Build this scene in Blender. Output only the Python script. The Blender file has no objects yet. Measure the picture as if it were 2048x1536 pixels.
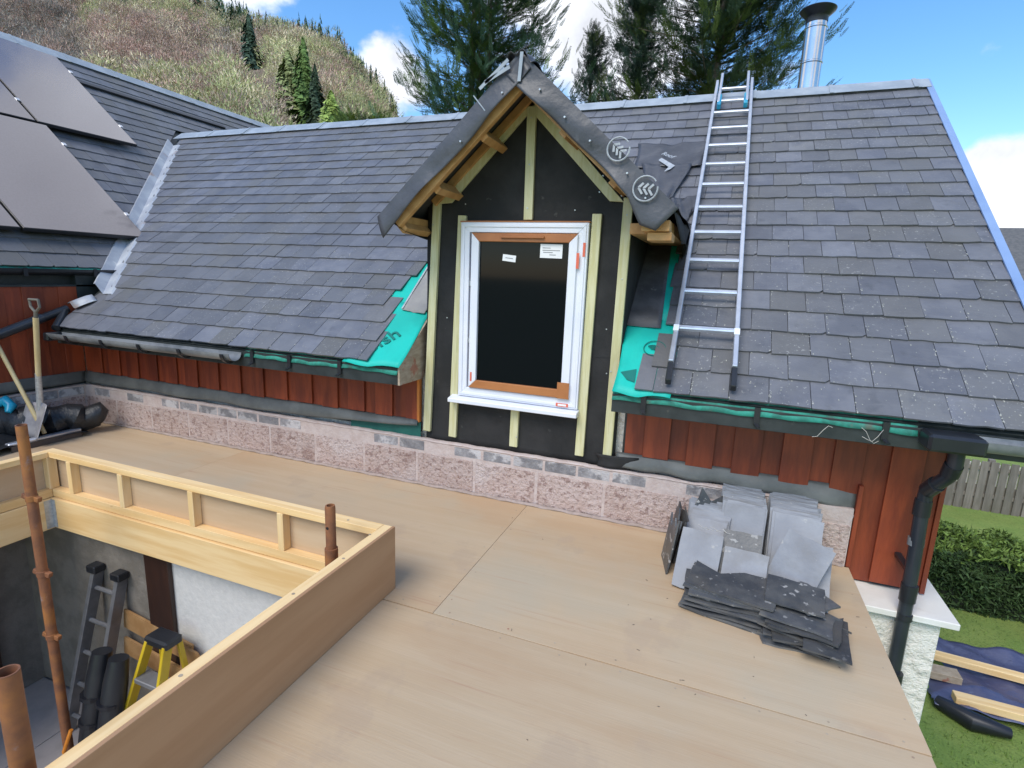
import bpy, bmesh, math, random
import numpy as np
from math import sin, cos, radians, pi, sqrt, atan2
from mathutils import Vector, Matrix
random.seed(7); rng = np.random.default_rng(7)
S = bpy.context.scene
COL = S.collection

# ------------------------------------------------------------------ camera, world, sun, exposure
CAM = Vector((0, -3.2, 1.5))
cd = bpy.data.cameras.new("camera"); cam = bpy.data.objects.new("camera", cd); COL.objects.link(cam)
cd.sensor_width = 36; cd.lens = 36 * 1077.5 / 2048; cd.clip_start = .05; cd.clip_end = 3000
yaw, pitch, roll = -.357965306, .199970836, -.0395789258
fw = Vector((sin(yaw)*cos(pitch), cos(yaw)*cos(pitch), -sin(pitch))); rt = Vector((cos(yaw), -sin(yaw), 0)); dn = fw.cross(rt)
rt2 = cos(roll)*rt + sin(roll)*dn; dn2 = -sin(roll)*rt + cos(roll)*dn
m = Matrix((rt2, -dn2, -fw)).transposed().to_4x4(); m.translation = CAM; cam.matrix_world = m
S.camera = cam
S.view_settings.view_transform = 'Standard'; S.view_settings.look = 'None'; S.view_settings.gamma = 1
S.view_settings.use_curve_mapping = False; S.view_settings.exposure = 0.62
SUN = Vector((-.17, -.60, .78)).normalized()
sl = bpy.data.lights.new("sun", 'SUN'); sl.energy = 1.75; sl.angle = radians(32); sl.color = (1, .95, .87)
so = bpy.data.objects.new("sun", sl); COL.objects.link(so); so.rotation_euler = SUN.to_track_quat('Z', 'Y').to_euler(); so.location = (-20, -20, 25)
W = bpy.data.worlds.new("World"); S.world = W; W.use_nodes = True
def build_world():
    nt = W.node_tree; N = nt.nodes; L = nt.links; N.clear()
    out = N.new('ShaderNodeOutputWorld'); bg = N.new('ShaderNodeBackground'); L.new(bg.outputs[0], out.inputs[0])
    sky = N.new('ShaderNodeTexSky'); sky.sky_type = 'NISHITA'; sky.sun_disc = False
    sky.sun_elevation = math.asin(SUN.z); sky.sun_rotation = atan2(SUN.x, SUN.y); sky.air_density = 1.0; sky.dust_density = .4; sky.ozone_density = 2.2
    tc = N.new('ShaderNodeTexCoord')
    def mth(op, a, b=None, clamp=False):
        n = N.new('ShaderNodeMath'); n.operation = op; n.use_clamp = clamp
        for i, v in enumerate((a, b)):
            if v is None: continue
            if isinstance(v, (int, float)): n.inputs[i].default_value = v
            else: L.new(v, n.inputs[i])
        return n.outputs[0]
    def noise(scale, detail, rough, zs=1.0):
        mp = N.new('ShaderNodeMapping'); mp.inputs['Scale'].default_value = (1, 1, zs); L.new(tc.outputs['Generated'], mp.inputs[0])
        n = N.new('ShaderNodeTexNoise'); n.inputs['Scale'].default_value = scale; n.inputs['Detail'].default_value = detail; n.inputs['Roughness'].default_value = rough
        L.new(mp.outputs[0], n.inputs['Vector']); return n.outputs['Fac']
    n1 = noise(3.2, 8, .55, 1.6); n2 = noise(9, 8, .6, 1.5)
    acc = None
    # cumulus banks: direction, angular radius, weight
    for d, r, w in (((-.222, .905, .41), .215, .62), ((-.26, .92, .30), .09, .3), ((-.515, .80, .30), .085, .5), ((-.60, .72, .26), .10, .4), ((.39, .925, .07), .17, 1.1), ((.330, .945, .140), .085, .7), ((-.24, .6, .75), .33, .55),  # last bank here is unseen, added to brighten the solar panels' reflection
                    ((.55, .83, .08), .2, .7), ((-.66, .64, .40), .11, .5), ((.28, .912, .305), .05, .22), ((.315, .912, .27), .04, .2),
                    ((.8, .3, .45), .35, .5), ((-.9, -.2, .4), .35, .5), ((.2, -.8, .5), .4, .55), ((-.3, -.6, .75), .3, .5), ((.6, -.6, .35), .3, .5), ((.1, .3, .95), .35, .4)):
        d = Vector(d).normalized()
        vm = N.new('ShaderNodeVectorMath'); vm.operation = 'DISTANCE'; L.new(tc.outputs['Generated'], vm.inputs[0]); vm.inputs[1].default_value = d
        v = mth('MULTIPLY', mth('SUBTRACT', 1.0, mth('DIVIDE', vm.outputs['Value'], r)), w)
        v = mth('MAXIMUM', v, 0.0)
        acc = v if acc is None else mth('MAXIMUM', acc, v)
    f = mth('ADD', mth('ADD', mth('MULTIPLY', mth('SUBTRACT', n1, .5), .75), mth('MULTIPLY', mth('SUBTRACT', n2, .5), .5)), mth('MULTIPLY', acc, 1.0))
    mr = N.new('ShaderNodeMapRange'); mr.interpolation_type = 'SMOOTHSTEP'; L.new(f, mr.inputs[0]); mr.inputs[1].default_value = .10; mr.inputs[2].default_value = .27
    cr = N.new('ShaderNodeMapRange'); L.new(noise(5, 6, .6), cr.inputs[0]); cr.inputs[1].default_value = .35; cr.inputs[2].default_value = .65
    cr.inputs[3].default_value = .62; cr.inputs[4].default_value = 1.0
    cc = N.new('ShaderNodeMixRGB'); cc.inputs[0].default_value = 1; cc.blend_type = 'MULTIPLY'; cc.inputs[1].default_value = (7.0, 7.25, 7.9, 1)
    L.new(cr.outputs[0], cc.inputs[2])
    hs = N.new('ShaderNodeHueSaturation'); hs.inputs['Saturation'].default_value = 1.25; hs.inputs['Value'].default_value = 1.35; L.new(sky.outputs[0], hs.inputs['Color'])
    mx = N.new('ShaderNodeMixRGB'); L.new(mr.outputs[0], mx.inputs[0]); L.new(hs.outputs[0], mx.inputs[1]); L.new(cc.outputs[0], mx.inputs[2])
    L.new(mx.outputs[0], bg.inputs['Color']); bg.inputs['Strength'].default_value = .125
build_world()

# ------------------------------------------------------------------ materials
def mat(name, c1, c2=None, rough=.7, scale=8.0, stretch=(1, 1, 1), detail=6, bump=0.0, bscale=None, metal=0.0, rnd=0.0, attr=None, spots=None, spec=.5, hue=0.0, wave=None, patch=None, coat=0.0, lo=.35, hi=.65, bstretch=None):
    M = bpy.data.materials.new(name); M.use_nodes = True; nt = M.node_tree; N = nt.nodes; L = nt.links
    b = N['Principled BSDF']; b.inputs['Roughness'].default_value = rough; b.inputs['Metallic'].default_value = metal
    b.inputs['Specular IOR Level'].default_value = spec
    if coat: b.inputs['Coat Weight'].default_value = coat
    tc = N.new('ShaderNodeTexCoord')
    off = N.new('ShaderNodeVectorMath'); off.operation = 'ADD'; L.new(tc.outputs['Object'], off.inputs[0])
    oi = N.new('ShaderNodeObjectInfo')
    rm = N.new('ShaderNodeMath'); rm.operation = 'MULTIPLY'; rm.inputs[1].default_value = 37.0 if rnd else 0
    L.new(oi.outputs['Random'], rm.inputs[0]); L.new(rm.outputs[0], off.inputs[1])
    def noise(sc, st, det=detail, r=.6):
        mp = N.new('ShaderNodeMapping'); mp.inputs['Scale'].default_value = st; L.new(off.outputs[0], mp.inputs[0])
        n = N.new('ShaderNodeTexNoise'); n.inputs['Scale'].default_value = sc; n.inputs['Detail'].default_value = det; n.inputs['Roughness'].default_value = r
        L.new(mp.outputs[0], n.inputs['Vector']); return n.outputs['Fac']
    def ramp(f, a, bb):
        r = N.new('ShaderNodeMapRange'); r.interpolation_type = 'SMOOTHSTEP'; L.new(f, r.inputs[0]); r.inputs[1].default_value = a; r.inputs[2].default_value = bb; return r.outputs[0]
    def mix(f, a, c, mode='MIX'):
        x = N.new('ShaderNodeMixRGB'); x.blend_type = mode
        for i, v in enumerate((f, a, c)):
            if isinstance(v, (int, float)): x.inputs[i].default_value = v
            elif isinstance(v, tuple): x.inputs[i].default_value = (*v, 1)
            else: L.new(v, x.inputs[i])
        return x.outputs[0]
    c2 = c2 or tuple(x*.8 for x in c1)
    col = mix(ramp(noise(scale, stretch), lo, hi), c1, c2)
    if patch:
        for (sc, st, a, bb, c, k) in patch:
            mm = N.new('ShaderNodeMath'); mm.operation = 'MULTIPLY'; L.new(ramp(noise(sc, st), a, bb), mm.inputs[0]); mm.inputs[1].default_value = k
            col = mix(mm.outputs[0], col, c)
    rv = oi.outputs['Random']
    if attr:
        an = N.new('ShaderNodeAttribute'); an.attribute_name = attr; rv = an.outputs['Fac']
        if attr == 'tint': col = mix(1.0, an.outputs['Color'], col, 'MULTIPLY')
    if rnd and attr != 'tint':
        h = N.new('ShaderNodeHueSaturation'); L.new(col, h.inputs['Color'])
        r = N.new('ShaderNodeMapRange'); L.new(rv, r.inputs[0]); r.inputs[3].default_value = 1-rnd; r.inputs[4].default_value = 1+rnd
        L.new(r.outputs[0], h.inputs['Value'])
        if hue:
            fr = N.new('ShaderNodeMath'); fr.operation = 'FRACT'; q = N.new('ShaderNodeMath'); q.operation = 'MULTIPLY'; q.inputs[1].default_value = 7.31; L.new(rv, q.inputs[0]); L.new(q.outputs[0], fr.inputs[0])
            f2 = ramp(fr.outputs[0], .55, 1.0); mm = N.new('ShaderNodeMath'); mm.operation = 'MULTIPLY'; L.new(f2, mm.inputs[0]); mm.inputs[1].default_value = hue
            col = mix(mm.outputs[0], h.outputs[0], (.135, .125, .10), 'MIX')
        else: col = h.outputs[0]
    if spots:
        sc, a, c, k = spots
        mm = N.new('ShaderNodeMath'); mm.operation = 'MULTIPLY'
        L.new(ramp(noise(sc, (1, 1, 1), 3, .5), a, a+.05), mm.inputs[0]); L.new(ramp(noise(1.1, (1, 1, 1), 2), .42, .62), mm.inputs[1])
        m2 = N.new('ShaderNodeMath'); m2.operation = 'MULTIPLY'; L.new(mm.outputs[0], m2.inputs[0]); m2.inputs[1].default_value = k
        col = mix(m2.outputs[0], col, c)
    L.new(col, b.inputs['Base Color'])
    if bump:
        bp = N.new('ShaderNodeBump'); bp.inputs['Strength'].default_value = 1.0; bp.inputs['Distance'].default_value = bump
        L.new(noise(bscale or scale*3, bstretch or stretch, 5), bp.inputs['Height']); L.new(bp.outputs[0], b.inputs['Normal'])
    return M

SLC = dict(c1=(.118, .122, .142), c2=(.160, .162, .178), rough=.50, scale=6, bump=.0012, bscale=70, rnd=.15, hue=.38, spots=(60, .63, (.42, .41, .38), .5), patch=[(.35, (1, 1, 1), .42, .62, (.128, .128, .132), .7), (2.2, (1, 1, 1), .52, .75, (.145, .14, .12), .5), (9, (1, 1, 1), .56, .72, (.085, .088, .098), .6), (16, (.5, 3, 1), .55, .68, (.185, .185, .19), .35)])
m_slate = mat("slate", **SLC)
m_slate_far = mat("slate_far", **{**SLC, 'attr': 'rnd'})
m_slate_bright = mat("slate_dusty", (.195, .205, .228), (.255, .265, .285), rough=.5, scale=5, bump=.001, bscale=60, rnd=.14, patch=[(4, (1, 1, 1), .46, .70, (.15, .145, .14), .65), (14, (1, 1, 1), .66, .7, (.42, .40, .36), .6)])
m_slate_dark = mat("slate_dark", (.058, .062, .068), (.11, .11, .108), rough=.42, scale=7, bump=.004, bscale=22, rnd=.38, patch=[(5, (1, 1, 1), .5, .72, (.15, .135, .11), .6)], spots=(30, .62, (.5, .48, .45), .7))
m_lead = mat("lead_flashing", (.27, .31, .35), (.36, .40, .44), rough=.5, scale=5, bump=.001, bscale=30, patch=[(9, (1, 1, 1), .62, .72, (.55, .58, .6), .5)])
m_valley = mat("valley_metal", (.34, .36, .40), (.46, .48, .50), rough=.42, scale=4, patch=[(2.4, (1, 1, 1), .60, .70, (.32, .17, .09), .75), (5, (1, 1, 1), .62, .7, (.62, .62, .6), .7)])
m_soaker = mat("lead_soaker", (.065, .065, .07), (.13, .13, .14), rough=.55, scale=4, patch=[(18, (1, 1, 1), .62, .7, (.3, .3, .3), .5)])
m_membrane = mat("roof_membrane", (.052, .054, .062), (.078, .08, .09), rough=.42, scale=3, bump=.012, bscale=5, spec=.45, patch=[(14, (1, 1, 1), .6, .72, (.11, .11, .115), .5)])
m_wallwrap = mat("wall_membrane", (.022, .022, .022), (.034, .033, .033), rough=.75, scale=5, bump=.006, bscale=5, patch=[(12, (1, 1, 1), .68, .74, (.09, .085, .08), .5)], spec=.25)
m_dpm = mat("damp_membrane", (.10, .105, .10), (.15, .155, .145), rough=.5, scale=5, bump=.004, bscale=9)
m_felt = mat("green_underlay", (.0, .42, .335), (.0, .50, .40), rough=.6, scale=4, bump=.002, bscale=14)
m_feltdirty = mat("green_underlay_dirty", (.03, .30, .22), (.02, .16, .12), rough=.7, scale=16, patch=[(9, (1, 1, 1), .55, .68, (.12, .12, .09), .8)])
m_feltprint = mat("underlay_print", (.0, .17, .14), rough=.7)
m_print = mat("white_print", (.46, .48, .50), (.34, .36, .38), rough=.6, scale=30)
m_treated = mat("treated_timber", (.56, .52, .27), (.64, .61, .38), rough=.7, scale=9, stretch=(6, 6, .6), bump=.0008, bscale=20, rnd=.08, patch=[(5, (5, 5, .5), .60, .72, (.40, .43, .2), .6), (26, (1, 1, .5), .72, .75, (.13, .09, .05), .8)])
m_fresh = mat("rafter_timber", (.46, .24, .085), (.58, .33, .13), rough=.65, scale=5, stretch=(2, 2, 2), rnd=.1)
m_pineX = mat("pine_along_x", (.78, .50, .21), (.88, .63, .32), rough=.6, scale=4, stretch=(.35, 5, 5), bump=.0006, bscale=14, rnd=.06, patch=[(9, (.7, 3, 3), .70, .76, (.38, .18, .06), .55)])
m_pineY = mat("pine_along_y", (.78, .50, .21), (.88, .63, .32), rough=.6, scale=4, stretch=(5, .35, 5), bump=.0006, bscale=14, rnd=.06, patch=[(9, (3, .7, 3), .70, .76, (.38, .18, .06), .55)])
m_pineZ = mat("pine_upright", (.80, .54, .24), (.90, .68, .38), rough=.6, scale=4, stretch=(5, 5, .35), bump=.0006, bscale=14, rnd=.06)
PLY = dict(patch=[(1.1, (.45, 1.2, 1), .42, .66, (.475, .315, .18), .8), (.7, (1, 1, 1), .50, .68, (.45, .38, .27), .7), (2.6, (.35, 22, 1), .5, .66, (.46, .34, .215), .22), (4, (.5, 60, 1), .52, .64, (.55, .44, .305), .2), (1.7, (1.3, 1, 1), .60, .66, (.42, .31, .215), .35), (5, (.22, 5, 1), .60, .72, (.43, .25, .15), .5), (11, (.3, 9, 1), .70, .735, (.25, .12, .08), .5), (60, (1, 1, 1), .775, .785, (.12, .09, .07), .9)])
m_plyX = mat("plywood_deck", (.51, .372, .228), (.54, .405, .258), rough=.75, scale=3, stretch=(.25, 4, 1), bump=.0008, bscale=40, rnd=.05, **PLY)
m_plyface = mat("plywood_face", (.40, .215, .105), (.46, .26, .135), rough=.55, scale=3, stretch=(2, .3, 3), patch=[(1.3, (1, .5, 1), .45, .7, (.34, .19, .10), .6), (40, (1, 1, 1), .77, .775, (.7, .68, .6), .8)])
m_plyin = mat("plywood_inner", (.60, .44, .28), (.54, .37, .22), rough=.7, scale=3, stretch=(.4, 1, 3))
m_clad = mat("stained_cladding", (.17, .030, .012), (.29, .055, .018), rough=.5, scale=5, stretch=(2.5, 2.5, .35), bump=.0012, bscale=22, rnd=.22, patch=[(3, (2, 2, .5), .55, .75, (.13, .022, .012), .7)])
m_cladedge = mat("lit_cladding_edge", (.62, .19, .035), (.70, .26, .05), rough=.55, scale=5, stretch=(3, 3, .4))  # brighter cladding tone paints in the light on the end board
m_fascia = mat("fascia_paint", (.018, .024, .024), (.035, .042, .042), rough=.5, scale=8, patch=[(14, (1, 1, 1), .66, .74, (.14, .13, .11), .5)])
m_oldwood = mat("weathered_edge", (.33, .25, .17), (.45, .36, .26), rough=.8, scale=10, stretch=(1, 1, 3), patch=[(9, (1, 1, 1), .55, .62, (.35, .09, .05), .7)])
m_gutter = mat("gutter_plastic", (.13, .14, .15), (.25, .26, .265), rough=.35, scale=5, patch=[(22, (1, 1, 1), .64, .7, (.05, .05, .05), .6)])
m_blackpl = mat("black_plastic", (.014, .016, .020), (.022, .024, .028), rough=.32, scale=4)
m_pipe = mat("downpipe_plastic", (.022, .026, .034), (.032, .037, .044), rough=.28, scale=4, patch=[(16, (1, 1, 1), .7, .76, (.2, .2, .2), .35)])
m_block = mat("concrete_block", (.50, .375, .325), (.56, .445, .40), rough=.95, scale=9, bump=.022, bscale=42, rnd=.06, patch=[(5, (1, 1, 1), .56, .70, (.30, .19, .16), .55), (34, (1, 1, 1), .54, .60, (.27, .17, .145), .7), (2.4, (1, 1, 1), .5, .7, (.62, .55, .52), .5)])
m_brick = mat("grey_brick", (.22, .21, .215), (.33, .315, .315), rough=.95, scale=14, bump=.008, bscale=60, rnd=.2, patch=[(7, (1, 1, 1), .48, .56, (.52, .49, .48), .85)])
m_mortar = mat("mortar", (.50, .40, .36), (.57, .48, .44), rough=.95, scale=14, bump=.006, bscale=40)
m_fillet = mat("mortar_fillet", (.40, .32, .28), (.33, .26, .22), rough=.95, scale=30, bump=.004, bscale=60)
m_render = mat("white_roughcast", (.80, .76, .68), (.70, .66, .59), rough=.9, scale=20, bump=.035, bscale=15, lo=.4, hi=.7)
m_coping = mat("white_coping", (.80, .78, .72), (.72, .69, .62), rough=.8, scale=5, bump=.001, bscale=30, patch=[(3, (1, 1, 1), .6, .72, (.5, .42, .32), .5)])
m_white = mat("white_upvc", (.80, .81, .86), (.74, .76, .84), rough=.3, scale=3)
m_oak = mat("oak_foil", (.36, .13, .040), (.46, .18, .06), rough=.45, scale=6, stretch=(.5, 3, .5))
m_sticker = mat("sticker_paper", (.85, .85, .85), (.8, .8, .8), rough=.5)
m_red = mat("red_print", (.75, .16, .09), (.65, .13, .08), rough=.6)
m_ink = mat("grey_print", (.30, .30, .31), rough=.6)
m_alu = mat("aluminium", (.62, .64, .68), (.72, .74, .78), rough=.33, metal=.75, scale=12, patch=[(10, (1, 1, 1), .66, .74, (.45, .45, .46), .5)])
m_aludull = mat("dull_aluminium", (.20, .20, .21), (.27, .27, .28), rough=.45, metal=.5, scale=8)
m_blue = mat("blue_plastic", (.0, .17, .55), (.0, .28, .62), rough=.35)
m_cyan = mat("cyan_plastic", (.02, .36, .50), (.0, .22, .40), rough=.35, scale=9)
m_verge = mat("verge_trim", (.20, .30, .50), (.24, .35, .56), rough=.3, scale=2)
m_rust = mat("rusty_steel", (.20, .085, .045), (.30, .12, .05), rough=.75, scale=12, bump=.001, bscale=60, metal=.15, rnd=.1, patch=[(5, (1, 1, 1), .5, .7, (.42, .17, .045), .8), (7, (1, 1, 1), .62, .7, (.30, .24, .24), .7)])
m_steel = mat("galvanised_steel", (.45, .47, .48), (.6, .62, .62), rough=.45, metal=.6, scale=40)
m_flue = mat("stainless_flue", (.60, .57, .54), (.68, .65, .62), rough=.16, metal=1.0, scale=3)
m_cowl = mat("black_cowl", (.012, .013, .018), rough=.4)
m_panel = mat("solar_glass", (.14, .112, .118), (.155, .125, .130), rough=.13, scale=1, stretch=(60, 60, 60), spec=.9, coat=.7)
m_panelframe = mat("panel_frame", (.02, .02, .022), rough=.35)
m_yellow = mat("yellow_fibreglass", (.50, .34, .01), (.58, .41, .02), rough=.4, scale=6)
m_osb = mat("pine_board_stack", (.36, .19, .07), (.45, .26, .11), rough=.75, scale=12)
m_orange = mat("orange_strap", (.75, .25, .02), rough=.6)
m_door = mat("dark_door", (.045, .020, .013), (.03, .014, .01), rough=.4, scale=4, stretch=(3, 3, .5))
m_roomwall = mat("room_render", (.60, .585, .56), (.55, .54, .52), rough=.95, scale=30, bump=.003, bscale=45)
m_tile = mat("floor_board_grey", (.50, .44, .40), (.43, .38, .345), rough=.7, scale=6, patch=[(2, (1, 1, 1), .5, .7, (.55, .50, .47), .6)])
m_grass = mat("lawn", (.17, .26, .05), (.24, .31, .07), rough=.95, scale=1.6, bump=.02, bscale=60, patch=[(.9, (1, 1, 1), .5, .72, (.20, .25, .05), .7), (30, (1, 1, 1), .5, .7, (.07, .12, .02), .6), (26, (1, 1, 1), .76, .77, (.6, .6, .5), .8)])
m_tarp = mat("blue_tarpaulin", (.065, .072, .145), (.10, .11, .19), rough=.34, scale=3, bump=.02, bscale=5, spec=.6, patch=[(7, (1, 3, 1), .62, .74, (.16, .18, .26), .5)])
m_hedge = mat("hedge_leaf", (.9, .9, .9), (1, 1, 1), rough=.75, scale=8, attr='tint')
m_hedgecore = mat("hedge_core", (.012, .018, .008), rough=1)
m_fence = mat("weathered_fence", (.17, .15, .125), (.24, .21, .18), rough=.9, scale=5, stretch=(4, 4, .5), rnd=.14, patch=[(2, (1, 1, 1), .5, .7, (.16, .15, .11), .5)])
m_hill = mat("hillside", (.16, .12, .085), (.20, .16, .10), rough=1, scale=.06, patch=[(.03, (1, 1, 1), .5, .6, (.10, .10, .045), .7)])
m_bark = mat("bark", (.10, .075, .055), (.16, .13, .10), rough=.95, scale=8)
m_leaf = mat("foliage", (.85, .85, .85), (1, 1, 1), rough=.8, scale=.6, attr='tint', spec=.2)
m_houseroof = mat("grey_roof_tiles", (.10, .10, .10), (.14, .135, .13), rough=.8, scale=8)
m_rope = mat("fibre_strands", (.6, .56, .5), rough=.8)

# glass of the dormer window
m_glass = bpy.data.materials.new("window_glass"); m_glass.use_nodes = True
g_ = m_glass.node_tree.nodes['Principled BSDF']; g_.inputs['Base Color'].default_value = (.004, .005, .008, 1); g_.inputs['Roughness'].default_value = .06; g_.inputs['Specular IOR Level'].default_value = .16

# ------------------------------------------------------------------ mesh builder
class MB:
    def __init__(s): s.v = []; s.f = []
    def add(s, vs, fs):
        o = len(s.v); s.v += [tuple(v) for v in vs]; s.f += [tuple(i+o for i in f) for f in fs]; return s
    def box(s, a, b):
        (x0, y0, z0), (x1, y1, z1) = a, b
        return s.add([(x0,y0,z0),(x1,y0,z0),(x1,y1,z0),(x0,y1,z0),(x0,y0,z1),(x1,y0,z1),(x1,y1,z1),(x0,y1,z1)], [(3,2,1,0),(4,5,6,7),(0,1,5,4),(1,2,6,5),(2,3,7,6),(3,0,4,7)])
    def obox(s, o, X, Y, Z):
        o, X, Y, Z = map(Vector, (o, X, Y, Z))
        vs = [o, o+X, o+X+Y, o+Y, o+Z, o+X+Z, o+X+Y+Z, o+Y+Z]
        return s.add(vs, [(3,2,1,0),(4,5,6,7),(0,1,5,4),(1,2,6,5),(2,3,7,6),(3,0,4,7)])
    def bar(s, p, q, w, h, up=(0, 0, 1)):
        p, q = Vector(p), Vector(q); d = (q-p); X = d; n = d.normalized(); u = Vector(up); sd = n.cross(u).normalized(); u = sd.cross(n).normalized()
        return s.obox(p - sd*w/2 - u*h/2, X, sd*w, u*h)
    def tube(s, pts, r, n=12, caps=True):
        pts = [Vector(p) for p in pts]; rs = r if isinstance(r, (list, tuple)) else [r]*len(pts); vs = []; fs = []
        ref = None
        for i, p in enumerate(pts):
            t = (pts[min(i+1, len(pts)-1)] - pts[max(i-1, 0)]).normalized()
            if ref is None: ref = t.orthogonal().normalized()
            a = (ref - t*ref.dot(t)).normalized(); ref = a; b = t.cross(a)
            for k in range(n):
                an = 2*pi*k/n; vs.append(p + a*cos(an)*rs[i] + b*sin(an)*rs[i])
        for i in range(len(pts)-1):
            for k in range(n): fs.append((i*n+k, i*n+(k+1) % n, (i+1)*n+(k+1) % n, (i+1)*n+k))
        if caps: fs += [tuple(range(n))[::-1], tuple((len(pts)-1)*n+k for k in range(n))]
        return s.add(vs, fs)
    def lathe(s, c, prof, n=28):
        c = Vector(c); vs = [c + Vector((r*cos(2*pi*k/n), r*sin(2*pi*k/n), z)) for r, z in prof for k in range(n)]
        fs = [(i*n+k, i*n+(k+1) % n, (i+1)*n+(k+1) % n, (i+1)*n+k) for i in range(len(prof)-1) for k in range(n)]
        return s.add(vs, fs)
    def prism(s, poly, d):
        d = Vector(d); n = len(poly); P = [Vector(p) for p in poly]
        return s.add(P+[p+d for p in P], [tuple(range(n))[::-1], tuple(range(n, 2*n))] + [(i, (i+1) % n, n+(i+1) % n, n+i) for i in range(n)])
    def mesh(s, name, m, smooth=False, bevel=0):
        me = bpy.data.meshes.new(name); me.from_pydata(s.v, [], s.f); me.materials.append(m)
        bm = bmesh.new(); bm.from_mesh(me); bmesh.ops.recalc_face_normals(bm, faces=bm.faces)
        if bevel: bmesh.ops.bevel(bm, geom=bm.edges[:], offset=bevel, segments=1, affect='EDGES', profile=.5)
        bm.to_mesh(me); bm.free()
        if smooth:
            for p in me.polygons: p.use_smooth = True
            me.set_sharp_from_angle(angle=radians(40))
        me.update(); return me
    def build(s, name, m, parent=None, smooth=False, bevel=0, **tags):
        return put(name, s.mesh(name, m, smooth, bevel), parent, **tags)
def put(name, me, parent=None, mw=None, **tags):
    o = bpy.data.objects.new(name, me); COL.objects.link(o)
    if mw is not None: o.matrix_world = mw
    if parent is not None:
        o.parent = parent; o.matrix_parent_inverse = WM[parent.name].inverted()
    WM[o.name] = mw.copy() if mw is not None else Matrix.Identity(4)
    for k, v in tags.items(): o[k] = v
    return o
WM = {}
def thing(name, label, cat, loc, group=None, kind=None):
    o = bpy.data.objects.new(name, None); COL.objects.link(o); o.location = loc; o.empty_display_size = .1
    WM[o.name] = Matrix.Translation(loc); o['label'] = label; o['category'] = cat
    if group: o['group'] = group
    if kind: o['kind'] = kind
    return o
def tag(o, label, cat, group=None, kind=None):
    if label: o['label'] = label
    if cat: o['category'] = cat
    if group: o['group'] = group
    if kind: o['kind'] = kind
    return o
def sheet(fn, nu, nv, thick=0):
    b = MB(); vs = [fn(i/nu, j/nv) for j in range(nv+1) for i in range(nu+1)]
    b.add(vs, [(j*(nu+1)+i, j*(nu+1)+i+1, (j+1)*(nu+1)+i+1, (j+1)*(nu+1)+i) for j in range(nv) for i in range(nu)]); return b
def quadfn(A, B, C, D, wob=None):
    A, B, C, D = map(Vector, (A, B, C, D))
    def f(u, v):
        p = (A*(1-u)+B*u)*(1-v) + (D*(1-u)+C*u)*v
        return p + (Vector(wob(u, v)) if wob else Vector((0, 0, 0)))
    return f
def thicken(o, t):
    md = o.modifiers.new("thickness", 'SOLIDIFY'); md.thickness = t; md.offset = 0; return o
def clip(poly, a, b, c):      # keep a*x+b*y<=c
    out = []
    for i in range(len(poly)):
        p, q = poly[i], poly[(i+1) % len(poly)]; fp = a*p[0]+b*p[1]-c; fq = a*q[0]+b*q[1]-c
        if fp <= 0: out.append(p)
        if fp*fq < 0: t = fp/(fp-fq); out.append((p[0]+(q[0]-p[0])*t, p[1]+(q[1]-p[1])*t))
    return out

# ------------------------------------------------------------------ main dimensions
A = radians(36.5); CA, SA = cos(A), sin(A)
def R(x, s, n=0.0): return Vector((x, -.25 + s*CA - n*SA, .9 + s*SA + n*CA))      # point on the main roof slope
RS = 4.10                       # slope length to the ridge
RY, RZ = -.25+RS*CA, .9+RS*SA
VX, VS = -5.36, .603; VK = -.70 # valley foot and its run per metre of slope
def valley_x(s): return VX + VK*(s-VS)
G = .8323; GA = math.atan(G); WX, WZ = -5.53, 1.40
def Wg(y, u, n=0.0): return Vector((WX - u*cos(GA) + n*sin(GA), y, WZ + u*sin(GA) + n*cos(GA)))    # point on the wing roof slope
WS = 4.48
GZ = -2.5

# ------------------------------------------------------------------ ground, far terrain
def ground():
    xs = np.concatenate([np.linspace(-900, -40, 12), np.linspace(-30, 30, 40), np.linspace(40, 900, 12)]); ys = np.concatenate([np.linspace(-600, -30, 8), np.linspace(-25, 30, 40), np.linspace(40, 1200, 14)])
    b = MB(); vs = []
    for y in ys:
        for x in xs: vs.append((x, y, GZ + (.02*sin(x*2.1)*sin(y*1.7) if abs(x) < 30 and y < 30 else 0)))
    n = len(xs)
    b.add(vs, [(j*n+i, j*n+i+1, (j+1)*n+i+1, (j+1)*n+i) for j in range(len(ys)-1) for i in range(n-1)])
    # leave out the cells under the sunken room
    o = b.build('ground', m_grass, smooth=True); tag(o, 'green lawn and garden ground beyond the flat roof', None, kind='structure')
ground()
HX = [-700, -416, -330, -250, -207, -181, -168, -152, -144, -120, -80, -30, 40]
HZ = [160, 153, 142, 118, 107, 95, 87, 76, 65, 36, 12, 3, -1]
def hill_z(x, y):
    q = x/max(y, 1)*220
    H = np.interp(q, HX, HZ)
    t = min(max((y-32)/188, 0), 1.25); g = t if t < 1 else 1-(t-1)*.3
    w = 1 + .05*sin(x*.09+y*.05) + .035*sin(x*.21-y*.17)
    return GZ + (H+2.5)*(g**1.15)*(w if t < .9 else 1+(w-1)*.25)
def hill():
    b = MB(); nq, ny = 110, 60; vs = []
    for j in range(ny+1):
        y = 30 + 240*(j/ny)
        for i in range(nq+1):
            q = -3.4 + 3.6*i/nq; x = q*y; vs.append((x, y, hill_z(x, y)))
    b.add(vs, [(j*(nq+1)+i, j*(nq+1)+i+1, (j+1)*(nq+1)+i+1, (j+1)*(nq+1)+i) for j in range(ny) for i in range(nq)])
    tag(b.build('hill', m_hill, smooth=True), 'steep wooded hillside behind the house', None, kind='structure')
hill()

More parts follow.
